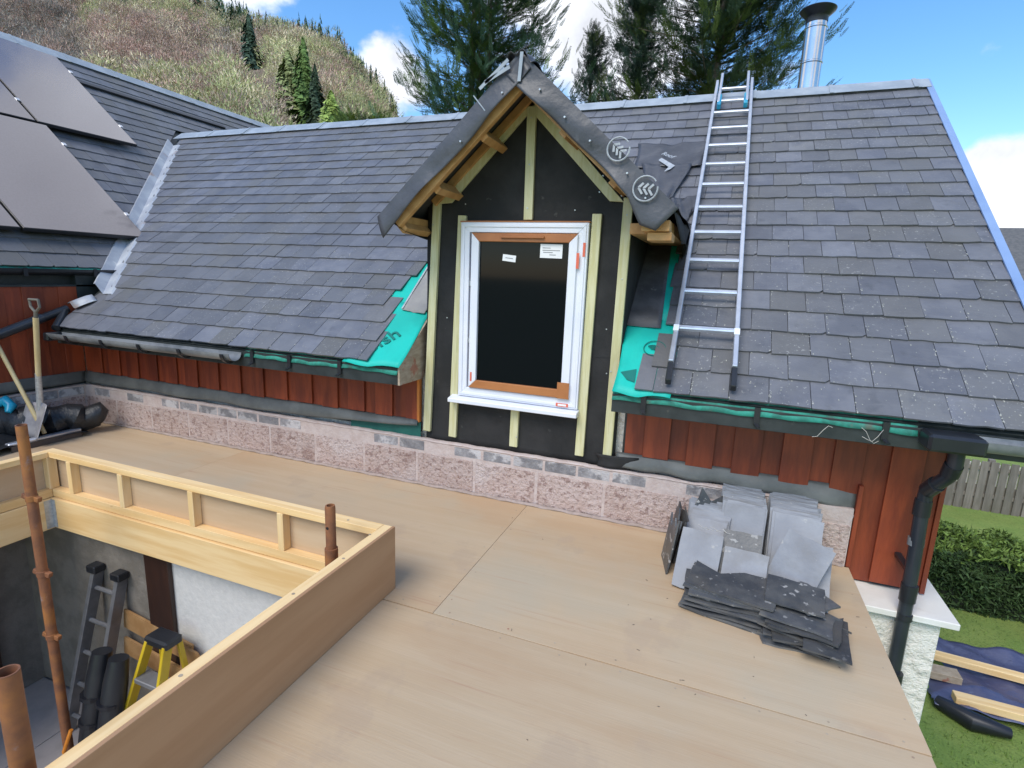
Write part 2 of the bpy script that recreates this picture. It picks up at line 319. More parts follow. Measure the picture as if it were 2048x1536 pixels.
# fast triangle soup with a tint per face
def soup(name, V, T, tint, m, parent=None):
    me = bpy.data.meshes.new(name); nv, nt_ = len(V), len(T)
    me.vertices.add(nv); me.vertices.foreach_set('co', np.asarray(V, np.float32).ravel())
    me.loops.add(nt_*3); me.loops.foreach_set('vertex_index', np.asarray(T, np.int32).ravel())
    me.polygons.add(nt_); me.polygons.foreach_set('loop_start', np.arange(nt_, dtype=np.int32)*3)
    me.update(calc_edges=True)
    ca = me.color_attributes.new('tint', 'FLOAT_COLOR', 'POINT'); c = np.ones((nv, 4), np.float32); c[:, :3] = tint; ca.data.foreach_set('color', c.ravel())
    me.materials.append(m); me.validate(); return put(name, me, parent)

# ---- woodland: thousands of bare, twiggy trees
def vrand(n): return rng.random(n)
def woodland():
    V = []; C = []
    n = 6000; y = 34 + 190*np.sqrt(vrand(n)); q = -2.75 + 2.1*vrand(n); x = q*y
    pal = np.array([(.40, .30, .24), (.34, .30, .26), (.48, .32, .26), (.52, .50, .26), (.40, .42, .20), (.29, .27, .25), (.62, .52, .36)])
    keep = [(-155.5/150, 150, .05), (-98.5/110, 110, .085), (-74.8/90, 90, .06), (-92/75, 75, .04), (-91/60, 60, .05)]
    for i in range(n):
        if any(abs(q[i]-a)*1.0 < w_ and yy-45 < y[i] < yy+3 for a, yy, w_ in keep): continue
        if q[i] > -.64 - .0*y[i]: continue
        z = hill_z(x[i], y[i]); h = (6.5 + 5.5*rng.random())*(.75+.25*min(1, y[i]/90))
        f = sin(x[i]*.045)+sin(y[i]*.06+x[i]*.02)
        qq = x[i]/y[i]
        warm = qq > -1.6
        k = (3, 4, 6, 2, 3, 4, 0, 6)[rng.integers(8)] if warm and f > -.7 else ((2, 0, 2, 6)[rng.integers(4)] if f < -.9 else (0, 1, 5, 1, 2)[rng.integers(5)])
        c = pal[k]*(.58+.7*rng.random())*(1.22 if warm else 1.0)
        if y[i] > 185 and rng.random() < .55:      # small spruces along the crest
            m_ = 26; t = np.linspace(.08, 1, m_); a = rng.random(m_)*6.28; r = (1-t)*h*.24+.15
            base = np.stack([x[i]+0*t, y[i]+0*t, z-1+t*h*1.15], 1); tip = base + np.stack([np.cos(a)*r, np.sin(a)*r, -r*.5], 1)
            sd = np.stack([-np.sin(a), np.cos(a), 0*a], 1)*(r*.5+.1)[:, None]
            tri = np.stack([base+[0, 0, h*.12], tip-sd, tip+sd], 1); V.append(tri.reshape(-1, 3)); C.append(np.repeat(np.array([(.045, .085, .045)])*(.7+.7*rng.random()), m_*3, 0)); continue
        m_ = 120; R_ = h*(.30+.14*rng.random()); zc = h*(.56+.06*rng.random())
        u = rng.normal(size=(m_, 3)); u /= np.linalg.norm(u, axis=1)[:, None]; u[:, 2] = np.abs(u[:, 2])*1.0-.35*rng.random(m_); rr = (.45+.55*rng.random(m_)**.5)[:, None]
        p0 = np.array([x[i], y[i], z+zc]) + u*rr*np.array([R_, R_, h*.40])
        d = u*.8 + (rng.random((m_, 3))-.5)*.9 + np.array([0, 0, .55]); d /= np.linalg.norm(d, axis=1)[:, None]
        ln = (h*(.05+.07*rng.random(m_)))[:, None]; sd = np.cross(d, rng.normal(size=(m_, 3))); sd /= np.linalg.norm(sd, axis=1)[:, None]; sd *= h*.011
        tri = np.stack([p0-sd, p0+sd, p0+d*ln], 1); V.append(tri.reshape(-1, 3)); C.append(np.repeat(c[None]*(.78+.44*rng.random((m_, 1))), 3, 0))
        # pale trunk and main fork
        w = h*.020; tb = np.array([[x[i]-w, y[i], z-.5], [x[i]+w, y[i], z-.5], [x[i]+(rng.random()-.5)*h*.1, y[i], z+h*.7]]); V.append(tb); C.append(np.repeat(np.array([(.36, .33, .27)])*(.6+.5*rng.random()), 3, 0))
        # low brush closing the ground between trunks, darkened to paint shade between crowns
        m2 = 8; a = rng.random(m2)*6.28; r = h*.42*rng.random(m2); b0 = np.stack([x[i]+np.cos(a)*r, y[i]+np.sin(a)*r, 0*r], 1); b0[:, 2] = [hill_z(p[0], p[1]) for p in b0]
        s_ = h*.10; tri = np.stack([b0+[-s_, 0, -.2], b0+[s_, 0, -.2], b0+np.stack([(rng.random(m2)-.5)*s_*2, 0*a, s_*(.8+rng.random(m2))], 1)], 1)
        V.append(tri.reshape(-1, 3)); C.append(np.repeat(c[None]*(.3+.35*rng.random((m2, 1))), 3, 0))
    V = np.concatenate(V); C = np.concatenate(C)
    o = soup('woodland', V, np.arange(len(V)).reshape(-1, 3), C, m_leaf); tag(o, 'bare brown and olive winter woodland covering the hillside', 'woodland', kind='stuff')
woodland()

def spruce(label, x, y, h, r, col, name='spruce_tree'):
    z = hill_z(x, y); t = thing(name, label, 'tree', (x, y, z), 'evergreens on the hillside')
    MB().tube([(x, y, z-1), (x, y, z+h*.9)], [h*.018, h*.004], 6).build('trunk', m_bark, t)
    V = []; C = []; n = 1500
    tt = rng.random(n)**.8; a = rng.random(n)*6.28; lim = (1-tt)**.8*r*(.75+.35*np.sin(a*3+tt*9+x)); rr = lim*(.35+.65*np.sqrt(rng.random(n)))
    base = np.stack([x+np.cos(a)*rr*.6, y+np.sin(a)*rr*.6, z+h*.04+tt*h*.96], 1); tip = np.stack([x+np.cos(a)*rr, y+np.sin(a)*rr, z+tt*h*.97-rr*.22], 1)
    sd = np.stack([-np.sin(a), np.cos(a), (rng.random(n)-.5)], 1)*(.045*r+.04*rr)[:, None]*1.6
    tri = np.stack([base, tip-sd, tip+sd], 1); c = np.array(col)[None]*(.55+.9*rng.random((n, 1)))
    soup('crown', tri.reshape(-1, 3), np.arange(n*3).reshape(-1, 3), np.repeat(c, 3, 0), m_leaf, t)
spruce('tall dark green spruce standing alone high on the hillside below the skyline', -155.5, 150, 21, 6.6, (.06, .10, .065))
spruce('broad mid green spruce in the middle of the evergreen clump on the hill', -98.5, 110, 20, 5.6, (.13, .21, .06))
spruce('narrow dark spruce at the right of the evergreen clump on the hill', -93.6, 108, 15, 3.8, (.05, .08, .045))
spruce('pale moss green tree at the left of the evergreen clump on the hill', -104, 111, 14, 6.2, (.25, .29, .12))
spruce('bright yellow green rounded evergreen low on the hill above the ridge', -74.8, 90, 13, 6.0, (.28, .37, .09))
spruce('small dark green spruce just above where the two roofs meet', -92, 75, 9.5, 3.0, (.05, .09, .03))
spruce('dark bushy evergreen on the upper left of the hillside', -91, 60, 11, 4.2, (.028, .04, .025))

# ---- near conifers behind the house
def spray_proto(nb=20):
    V = []
    for i in range(nb):
        t = .08 + .92*i/nb; sg = 1 if i % 2 else -1; L = .27*(1-t*.72)+.05; an = radians(38+14*rng.random())*sg
        p = np.array([t, 0, .10*t*t]); d = np.array([cos(an), sin(an), .22*(rng.random()-.5)+.12]); nr = np.array([-sin(an), cos(an), .5*(rng.random()-.5)])
        w = .022+.016*rng.random(); V.append(np.stack([p-nr*w*.5, p+d*L*.45+nr*w, p+d*L])); V.append(np.stack([p+nr*w*.5, p+d*L*.5-nr*w, p+d*L*.92]))
    V.append(np.stack([[0, -.012, 0], [0, .012, 0], [1.05, 0, .11]])); return np.array(V)      # (k,3,3)
def conifer(label, x, y, h, crown, lean=0, nlimb=150, col=(.035, .062, .036), z0=1.5, seed=1, up=.45, spl=.62, trunks=1, name='conifer_tree', yel=.25):
    r_ = np.random.default_rng(seed); t = thing(name, label, 'tree', (x, y, GZ), None)
    top = GZ+h
    for k in range(trunks):
        ox = (k-(trunks-1)/2)*.45
        MB().tube([(x+ox, y, GZ-.1), (x+ox*1.3+lean*.4, y, GZ+h*.5), (x+ox*.6+lean, y, top)], [.17, .10, .02], 8).build('trunk', m_bark, t, smooth=True)
    P = spray_proto(); out = []; cc = []; lim = MB()
    for i in range(nlimb):
        f = (i+r_.random())/nlimb; zz = z0 + (top-z0)*f; a = r_.random()*2*pi; R_ = crown(f, a)*(.75+.4*r_.random())
        tl = np.array([x+lean*(zz-GZ)/h, y, zz]); e = up*(.7+.6*r_.random())
        segs = 6; pts = [tl]; d = np.array([cos(a)*cos(e), sin(a)*cos(e), sin(e)])
        for k in range(segs):
            d = d + np.array([0, 0, .09*(k-1.5)])*(.6+.8*r_.random()) + (r_.random(3)-.5)*.16; d /= np.linalg.norm(d); pts.append(pts[-1]+d*R_/segs)
        lim.tube(pts[:5], [.028, .022, .017, .012, .006], 4, False)
        tone = .65+.75*r_.random(); tw = r_.random() < yel
        for k in range(1, segs+1):
            nsp = 9 if k < segs else 5
            for q in range(nsp):
                b = pts[k]+(pts[k-1]-pts[k])*r_.random()+(r_.random(3)-.5)*.30; dd = pts[k]-pts[k-1]; dd /= np.linalg.norm(dd)
                sp_ = r_.random(3)-.5; sp_[2] *= .6; X = dd + sp_*(2.1 if k < segs else .5); X[2] += .05; X /= np.linalg.norm(X)
                Z = np.array([r_.random()-.5, r_.random()-.5, 1.]); Y = np.cross(Z, X); Y /= np.linalg.norm(Y); Z = np.cross(X, Y); s_ = spl*.72*(.5+.65*r_.random())
                M_ = np.stack([X, Y, Z])*s_; out.append(P@M_ + b)
                c = np.array(col)*2.0*tone*(.75+.5*r_.random()); 
                if tw: c = c*np.array([1.9, 1.6, .8])
                cc.append(np.repeat(c[None], P.shape[0]*3, 0))
    lim.build('limb', m_bark, t, kind='stuff')
    V = np.concatenate([o.reshape(-1, 3) for o in out]); soup('crown', V, np.arange(len(V)).reshape(-1, 3), np.concatenate(cc), m_leaf, t)
conifer('large feathery green conifer rising behind the dormer and the ridge', -7.1, 12.2, 16.5, lambda f, a: (3.7 if f < .8 else 3.7*(1-f)/.2*.9+.3)*(.85+.3*cos(a*2+f*5)), nlimb=235, seed=3, trunks=2, z0=3.0, yel=.3)
conifer('dense dark conifer behind the ridge between the ladder and the flue', -.70, 12.4, 15.0, lambda f, a: (2.65 if f < .6 else 2.65*(1-f)/.4*.95+.25)*(.85+.2*cos(a*3+f*4)), nlimb=235, seed=5, z0=2.6, col=(.030, .048, .028), yel=.38)
conifer('slim sparse conifer tip above the ridge right of the dormer roof', -4.05, 13, 10.6, lambda f, a: .8*(1-f)+.22, nlimb=24, seed=8, z0=5.4, col=(.035, .05, .04), spl=.4, yel=.1)
conifer('thin bluish conifer at the left edge of the dark conifer', -2.75, 13.2, 12.2, lambda f, a: 1.7*(1-f)+.22, nlimb=95, seed=11, z0=4.6, col=(.035, .055, .045), spl=.42, yel=.1)
conifer('low bushy evergreen behind the ridge left of the large conifer', -11.2, 12.6, 8.5, lambda f, a: 2.1*(1-f)**.5+.3, nlimb=60, seed=13, z0=3.6, col=(.055, .085, .03), yel=.5, spl=.5)
conifer('leafy sunlit evergreen tips low over the slate ridge on the left', -15.4, 14.2, 8.6, lambda f, a: 1.8*(1-f)**.5+.3, nlimb=36, seed=17, z0=4.6, col=(.09, .12, .03), yel=.5, spl=.55)
conifer('wide low cypress behind the ridge beneath the dark conifer', -1.6, 11.0, 7.5, lambda f, a: 2.3*(1-f)**.4+.3, nlimb=60, seed=19, z0=3.0, col=(.06, .07, .025), yel=.6, spl=.45)

# ------------------------------------------------------------------ the house
H = thing('house', 'slate roofed house with red timber cladding and an unfinished dormer', 'house', (0, .1, GZ))
def body():
    b = MB()
    b.box((-9.0, .11, GZ), (1.17, 6.2, .80)); b.build('outer_wall', m_render, H)
    # gable triangle at the right end
    MB().prism([(1.17, .11, .80), (1.17, 6.2, .80), (1.17, RY, RZ-.25)], (-.12, 0, 0)).build('gable_wall', m_render, H)
    MB().box((-12.4, -6.0, GZ), (-5.56, .1, 1.18)).build('outer_wall', m_render, H)
body()
# wing body must not fill the sunken room: the room box is cut out below by walls standing in front of it
# --- roof substrate
rd = MB(); rd.obox(R(-8.4, 0, -.035), (9.88, 0, 0), R(0, RS)-R(0, 0), R(0, 0, .02)-R(0, 0)); rd.obox((-8.4, RY, RZ-.03), (9.88, 0, 0), (0, RS*CA, -RS*SA), (0, 0, .015))
roof = rd.build('roof', m_fascia, H)
# trim away the part of the roof over the wing and the hole for the dormer by building it in pieces instead
bpy.data.objects.remove(roof)
def roof_poly():
    b = MB()
    def slab(poly): b.prism([R(x, s, -.014) for x, s in poly], R(0, 0, -.02)-R(0, 0))
    slab([(-5.34, .0), (-1.90, 0), (-1.90, 2.2), (valley_x(2.2), 2.2), (VX, VS), (-5.42, VS)])
    slab([(-.50, 0), (1.50, 0), (1.50, 2.2), (-.50, 2.2)])
    slab([(valley_x(2.2), 2.2), (1.50, 2.2), (1.50, RS), (valley_x(RS), RS)])
    b.prism([(-7.8, RY, RZ-.014), (1.5, RY, RZ-.014), (1.5, RY+RS*CA, RZ-RS*SA), (-5.3, RY+RS*CA, RZ-RS*SA)], (0, 0, -.02))
    return b.build('roof', m_fascia, H)
roof = roof_poly()
wr = MB(); wr.prism([Wg(-6, 0, -.014), Wg(.42, 0, -.014), Wg(2.95, 2.87, -.014), Wg(7.5, 2.95, -.014), Wg(7.5, WS, -.014), Wg(-6, WS, -.014)], Wg(0, 0, -.02)-Wg(0, 0))
wr.prism([Wg(-6, WS, -.014), Wg(7.5, WS, -.014), Wg(7.5, WS, -.014)+Vector((-3.4, 0, -2.85)), Wg(-6, WS, -.014)+Vector((-3.4, 0, -2.85))], (0, 0, -.02))
wroof = wr.build('roof', m_fascia, H, label='roof of the left wing carrying solar panels')

# --- slates
specs = []      # (distance, frame, polygon, ragged, key)
GAUGE = .1864; SWD = .191
def slate_poly(x0, s0, w, l):
    e = .0032
    def j(a): return (random.random()-.5)*a
    p = [(x0+e*.5, s0+j(.009)), (x0+w*.33, s0+j(.010)), (x0+w*.66, s0+j(.010)), (x0+w-e*.5, s0+j(.009)), (x0+w-e*.5, s0+l), (x0+e*.5, s0+l)]
    if random.random() < .14: p[3] = (p[3][0], p[3][1]+.018); p.insert(3, (p[3][0]-.02, s0+.001))
    return p
for k in range(22):
    s0 = k*GAUGE*(.996+.0004*k); off = (.0987 if k % 2 == 0 else .0987-SWD/2) + (random.random()-.5)*.02
    i0 = int((-8.0-off)/SWD)-1
    for i in range(i0, 12):
        x0 = off+i*SWD; w = SWD; L = .30 if k < 21 else .22
        if x0+w < valley_x(s0)-.1 and s0 > VS: continue
        if x0 > 1.49 or x0+w < -8: continue
        left = max(-5.345+.0*s0, -9) if s0 < VS-.05 else None
        rag = 0
        # dormer gap and the stepped edges beside it
        ledge = {0: -2.125, 1: -2.155, 2: -2.17, 3: -2.27, 4: -2.25, 5: -2.20, 6: -2.11}.get(k, -1.90 if k < 12 else None)
        redge = {0: -.385, 1: -.32, 2: -.235, 3: -.29, 4: -.30, 5: -.31, 6: -.315, 7: -.32, 8: -.325}.get(k, -.49 if k < 11 else None)
        poly = slate_poly(x0, s0, w, L)
        if ledge is not None and x0 < -1.2:
            if x0 > ledge-.05: continue
            if k < 7: poly = clip(poly, 1, 0, ledge+(.0 if k > 3 else .0))
            else: poly = clip(poly, 1, 0, ledge)
        if redge is not None and x0 > -1.2:
            if x0+w < redge+.04: continue
            poly = clip(poly, -1, 0, -redge)
        elif redge is not None and x0+w > -1.2: continue
        poly = clip(poly, 1, 0, 1.497)
        if s0 < VS-.05: poly = clip(poly, -1, 0, 5.345 - .08*s0)
        if s0+L > VS: poly = clip(poly, -1, VK, VK*VS - VX - .085)      # stay right of the valley metal
        if s0 < VS and s0+L > VS: poly = clip(poly, -1, 0, 5.345)
        if len(poly) < 3: continue
        xs = [p[0] for p in poly]
        if max(xs)-min(xs) < .03: continue
        c = R(x0+w/2, s0); specs.append(((c-CAM).length, 0, poly, x0+w/2, s0))
for k in range(24):
    u0 = k*GAUGE; off = (0 if k % 2 else SWD/2) + (random.random()-.5)*.02
    if u0 > WS-.1: break
    for i in range(-18, 34):
        y0 = off+i*SWD; L = min(.30, WS-u0)
        ulim = (y0 - .235)/(2.595)*2.94    # valley in (y,u)
        poly = slate_poly(y0, u0, SWD, L)
        if u0 < 3.0:
            poly = clip(poly, 1, -2.595/2.94, .235+.194-.10)      # left of the valley metal
        else: poly = clip(poly, 1, 0, 7.2)
        if len(poly) < 3: continue
        ys = [p[0] for p in poly]
        if max(ys)-min(ys) < .03: continue
        c = Wg(y0, u0); specs.append(((c-CAM).length, 1, poly, y0+SWD/2, u0))
def slate_verts(fr, poly, s0, th=.0105):
    f = R if fr == 0 else Wg
    lift = random.random()*.003; skew = (random.random()-.5)*.003
    mx = sum(p[0] for p in poly)/len(poly)
    hh = lambda p: .0195 + lift - (p[1]-s0)*.058 + (p[0]-mx)*skew*8
    return [f(p[0], p[1], hh(p)) for p in poly], [f(p[0], p[1], hh(p)-th) for p in poly]
order = sorted(range(len(specs)), key=lambda i: specs[i][0]); near = set(order[:300])
far = {0: ([], [], []), 1: ([], [], [])}
for i, (d, fr, poly, cx, s0) in enumerate(specs):
    tp, bt = slate_verts(fr, poly, s0); n = len(poly)
    fs = [tuple(range(n)) if fr == 0 else tuple(range(n))[::-1]] + [(j, j+n, (j+1) % n+n, (j+1) % n) if fr == 0 else ((j+1) % n, (j+1) % n+n, j+n, j) for j in range(n)]
    if i in near:
        me = bpy.data.meshes.new('slate'); me.from_pydata([tuple(v) for v in tp+bt], [], fs); me.materials.append(m_slate); put('slate', me, roof if fr == 0 else wroof)
    else:
        V, F, Cc = far[fr]; o = len(V); V += [tuple(v) for v in tp+bt]; F += [tuple(q+o for q in f) for f in fs]; Cc += [random.random()]*(2*n)
for fr in (0, 1):
    V, F, Cc = far[fr]; me = bpy.data.meshes.new('slates'); me.from_pydata(V, [], F); me.materials.append(m_slate_far)
    at = me.attributes.new('rnd', 'FLOAT', 'POINT'); at.data.foreach_set('value', Cc); put('slates', me, roof if fr == 0 else wroof, kind='stuff')

# --- small pale lichen crusts on the lower slates, thickest along the joints
def lichen():
    V = []; T = []
    for i in range(850):
        if i % 3: x, s = random.uniform(-.25, 1.48), abs(random.gauss(0, .8))
        else: x, s = random.uniform(-3.6, -2.2), random.uniform(0, 1.3)
        if s > 2.6: continue
        k = int(s/GAUGE); s0 = k*GAUGE
        if random.random() < .62:
            off = (.0987 if k % 2 == 0 else .0987-SWD/2); x = off+round((x-off)/SWD)*SWD+random.gauss(0, .004)
        if -1.95 < x < -.2 or x > 1.48: continue
        h = .0195+.0022-(s-s0)*.058+.001; r0 = random.uniform(.0018, .0052); o = len(V); n = 5
        V += [tuple(R(x+r0*cos(2*pi*q/n+i)*random.uniform(.5, 1), s+r0*sin(2*pi*q/n+i)*random.uniform(.6, 1.6), h)) for q in range(n)]; T.append(tuple(range(o, o+n)))
    b = MB(); b.add(V, T); b.build('lichen', mat("lichen_crust", (.42, .41, .36), (.30, .30, .26), rough=.95, scale=60), roof, kind='stuff')
lichen()
# --- ridge, valley, verge
def ridge_main():
    rf = None
    x = -7.72; n = 0
    holder = MB(); holder.tube([(-7.7, RY, RZ+.004), (1.50, RY, RZ+.004)], .022, 10).build('ridge_roll', m_lead, H, smooth=True)
    h = bpy.data.objects[[o.name for o in H.children][-1]]
    while x < 1.49:
        L = min(.62+random.random()*.06, 1.50-x); b = MB()
        up = .003*(n % 2)
        b.obox(R(x, RS-.185, .030+up), (L+.03, 0, 0), R(0, .185)-R(0, 0), R(0, 0, .003)-R(0, 0))
        b.obox((x, RY, RZ+.020+up), (L+.03, 0, 0), (0, .12*CA, -.12*SA), (0, 0, .003))
        if L > .2: b.obox(R(x+L-.028, RS-.189, .034+up), (.032, 0, 0), R(0, .189)-R(0, 0), R(0, 0, .007)-R(0, 0))
        b.build('ridge_section', m_lead, h, bevel=.0008); x += L; n += 1
ridge_main()
hh = MB().tube([Wg(-6, WS, .01), Wg(7.2, WS, .01)], .024, 10).build('ridge_roll', m_lead, H, smooth=True)
y = -5.9; n = 0
while y < 7:
    b = MB(); b.obox(Wg(y, WS-.19, .030+.003*(n % 2)), (0, .66, 0), Wg(0, .19)-Wg(0, 0), Wg(0, 0, .003)-Wg(0, 0)); b.obox(Wg(y+.61, WS-.195, .034+.003*(n % 2)), (0, .03, 0), Wg(0, .195)-Wg(0, 0), Wg(0, 0, .006)-Wg(0, 0))
    b.build('ridge_section', m_lead, hh); y += .63; n += 1
def valley():
    b = MB(); N_ = 26; vs = []
    for i in range(N_+1):
        s = .46 + (3.72-.46)*i/N_; x = valley_x(s); wv = .006*sin(i*2.3); P = R(x, s, 0)
        # left lip on the wing, centre, right lip on the main slope
        a = P + Vector((-.085, -.005, .085*G+.030)); c = P+Vector((0, 0, .010)); e = R(x+.125+wv, s, .022); e2 = R(x+.15+wv, s, .008)
        vs += [a + Vector((-.02, 0, -.004)), a, c, e, e2]
    b.add(vs, [(i*5+k, i*5+k+1, (i+1)*5+k+1, (i+1)*5+k) for i in range(N_) for k in range(4)])
    o = b.build('valley_flashing', m_valley, H); thicken(o, .003)
    f = sheet(lambda u, v: R(VX+.02+.13*u+.03*sin(3*v), .40-.02*u, .03+.0*v) + Vector((-.09*v, -.14*v, -.02*v-.05*v*v+.02*sin(u*5))), 6, 4).build('valley_apron', m_valley, H, smooth=True); thicken(f, .003)
valley()
vt = MB(); vt.prism([R(1.497, -.02, .028), R(1.545, -.02, .028), R(1.545, -.02, -.10), R(1.535, -.02, -.10), R(1.535, -.02, .018), R(1.497, -.02, .018)], R(0, RS+.02)-R(0, 0)); vt.build('verge_trim', m_verge, H)
MB().prism([R(1.44, .0, -.04), R(1.53, .0, -.04), R(1.53, .0, -.12), R(1.44, .0, -.12)], R(0, RS)-R(0, 0)).build('bargeboard', m_fascia, H)

# --- fascias, soffits, gutters
def eaves():
    fl = MB(); fl.box((-5.34, -.245, .765), (-1.90, -.222, .878)).build('fascia', m_fascia, H, bevel=.002)
    MB().box((-5.34, -.222, .768), (-1.905, .05, .780)).build('soffit', m_fascia, H)
    # sawn end of the eaves beside the dormer, running up the slope
    e = MB(); e.prism([(-1.898, -.246, .765), (-1.898, -.246, .893), R(-1.898, 1.05, .004), R(-1.898, 1.05, -.12), (-1.898, .04, .765)], (.014, 0, 0)); e.build('cut_roof_edge', m_oldwood, H)
    fr = MB(); fr.box((-.505, -.245, .768), (1.50, -.222, .872)).build('fascia', m_fascia, H, bevel=.002)
    MB().box((-.505, -.222, .771), (1.50, .05, .783)).build('soffit', m_fascia, H)
    # underlay turned over the fascia
    for x0, x1 in ((-3.2, -1.90), (-.505, .93)):
        f = quadfn(R(x0, .03, -.006), R(x1, .03, -.006), (x1, -.252, .838), (x0, -.252, .838), lambda u, v: (0, -.004*abs(sin(u*21))*v, .003*sin(u*37)*v+.003*sin(u*11)*v))
        o = sheet(f, 60, 4).build('eaves_underlay', m_feltdirty, H, smooth=True); thicken(o, .001)
    g = gutter(-5.25, -3.22, H, True)
    for i in range(5):
        x = -5.0+i*.43; b = MB()
        arc = [(x, -.312+.066*cos(t), .862+.066*sin(t)-.002) for t in np.linspace(pi*.98, 2.02*pi, 10)]
        for k in range(9): b.bar(arc[k], arc[k+1], .030, .006, up=(1, 0, 0) if False else (0, .3, 1))
        b.build('bracket', m_blackpl, g)
    # old brackets left on the bare fascias
    for x in (-3.12, -2.78, -2.35, -.33, .24, .80):
        b = MB(); b.box((x-.014, -.262, .80), (x+.014, -.246, .885)); b.bar((x, -.262, .80), (x+.01, -.30, .79), .02, .006); b.build('old_bracket', m_blackpl, H)
    for i, x in enumerate((.58, .70, .79)):
        b = MB(); p = [(x+.02*k*(1 if i % 2 else -1), -.262-.01*sin(k), .83-.012*k+.02*sin(k*1.4+i)) for k in range(5)]; b.tube(p, .0013, 5); b.build('loose_strand', m_rope, H)
def gutter(x0, x1, par, deep):
    b = MB(); n = 12; r = .058; c = (-.312, .868); vs = []
    for x in (x0, x1):
        for k in range(n+1): t = pi+pi*k/n; vs.append((x, c[0]+r*cos(t), c[1]+r*sin(t)))
        for k in range(n+1): t = 2*pi-pi*k/n; vs.append((x, c[0]+(r-.004)*cos(t), c[1]+(r-.004)*sin(t)))
    m_ = 2*(n+1)
    b.add(vs, [(k, (k+1) % m_, m_+(k+1) % m_, m_+k) for k in range(m_)]+[tuple(range(m_)), tuple(range(m_, 2*m_))[::-1]])
    return b.build('gutter', m_gutter, par, smooth=True)
eaves()
MB().box((-5.30, -.375, .80), (-5.24, -.25, .87)).build('gutter_stop_end', m_blackpl, H, bevel=.01)
gr = gutter(1.13, 1.62, H, True)
MB().box((.935, -.385, .80), (1.15, -.245, .878)).build('gutter_outlet', m_blackpl, H, bevel=.012)
def downpipe():
    pts = [(1.068, -.315, .81), (1.070, -.312, .72), (1.066, -.285, .67), (1.045, -.20, .585), (1.036, -.165, .545), (1.034, -.16, .47)]
    p = MB().tube(pts, .032, 16).build('downpipe', m_pipe, H, smooth=True)
    MB().tube([(1.034, -.16, .50), (1.040, -.185, -.02)], .031, 16).build('pipe_length', m_pipe, p, smooth=True)
    MB().tube([(1.040, -.186, -.02), (1.047, -.225, GZ+.02)], .031, 16).build('pipe_length', m_pipe, p, smooth=True)
    for a_, b_, r in (((1.068, -.312, .735), (1.066, -.29, .68), .037), ((1.050, -.225, .61), (1.038, -.17, .555), .038), ((1.034, -.160, .50), (1.034, -.160, .42), .037), ((1.040, -.185, .06), (1.040, -.186, -.03), .037), ((1.042, -.19, -.10), (1.042, -.192, -.13), .034), ((1.044, -.21, -.42), (1.044, -.212, -.48), .036)):
        MB().tube([a_, b_], r, 16).build('collar', m_blackpl, p, smooth=True)
    MB().tube([(1.036, -.16, .30), (1.036, -.165, .26)], .0355, 16).build('grey_band', m_gutter, p, smooth=True)
    MB().box((1.020, -.165, .10), (1.052, .045, .125)).build('pipe_clip', m_blackpl, p, bevel=.004)
downpipe()
# wing eaves
MB().box((-5.60, .05, .70), (-5.50, .42, 1.37)).build('end_closure', m_fascia, H); MB().box((-5.60, -6, 1.25), (-5.575, .35, 1.40)).build('fascia', m_fascia, H); MB().box((-5.60, -6, 1.24), (-5.50, .3, 1.255)).build('soffit', m_fascia, H)
wg = MB(); n = 12
vs = []
for yy in (-6, .40):
    for k in range(n+1): t = pi+pi*k/n; vs.append((-5.515+.058*cos(t), yy, 1.395+.058*sin(t)))
    for k in range(n+1): t = 2*pi-pi*k/n; vs.append((-5.515+.054*cos(t), yy, 1.395+.054*sin(t)))
m_ = 2*(n+1); wg.add(vs, [(k, (k+1) % m_, m_+(k+1) % m_, m_+k) for k in range(m_)]+[tuple(range(m_)), tuple(range(m_, 2*m_))[::-1]]); wgo = wg.build('gutter', m_blackpl, H, smooth=True)
for yy in (-.9, -.35, .2): MB().box((-5.46, yy-.015, 1.33), (-5.45, yy+.015, 1.40)).build('bracket', m_blackpl, wgo)
o = sheet(quadfn(Wg(-6, .03, -.004), Wg(.3, .03, -.004), (-5.50, .3, 1.385), (-5.50, -6, 1.385), lambda u, v: (0, 0, .006*sin(u*40)*v)), 60, 3).build('eaves_underlay', m_feltdirty, H); thicken(o, .001)
# pipe sloping along the wing wall into the main gutter end
p = MB().tube([(-5.41, -1.6, .50), (-5.41, -.10, 1.05)], .036, 14).build('sloping_pipe', m_blackpl, H, smooth=True)
MB().tube([(-5.41, -.62, .862), (-5.41, -.30, .98)], .040, 14).build('grey_sleeve', m_pipe, p, smooth=True)
MB().tube([(-5.41, -.12, 1.04), (-5.36, -.18, .98), (-5.28, -.28, .90)], .032, 12).build('branch', m_blackpl, p, smooth=True)

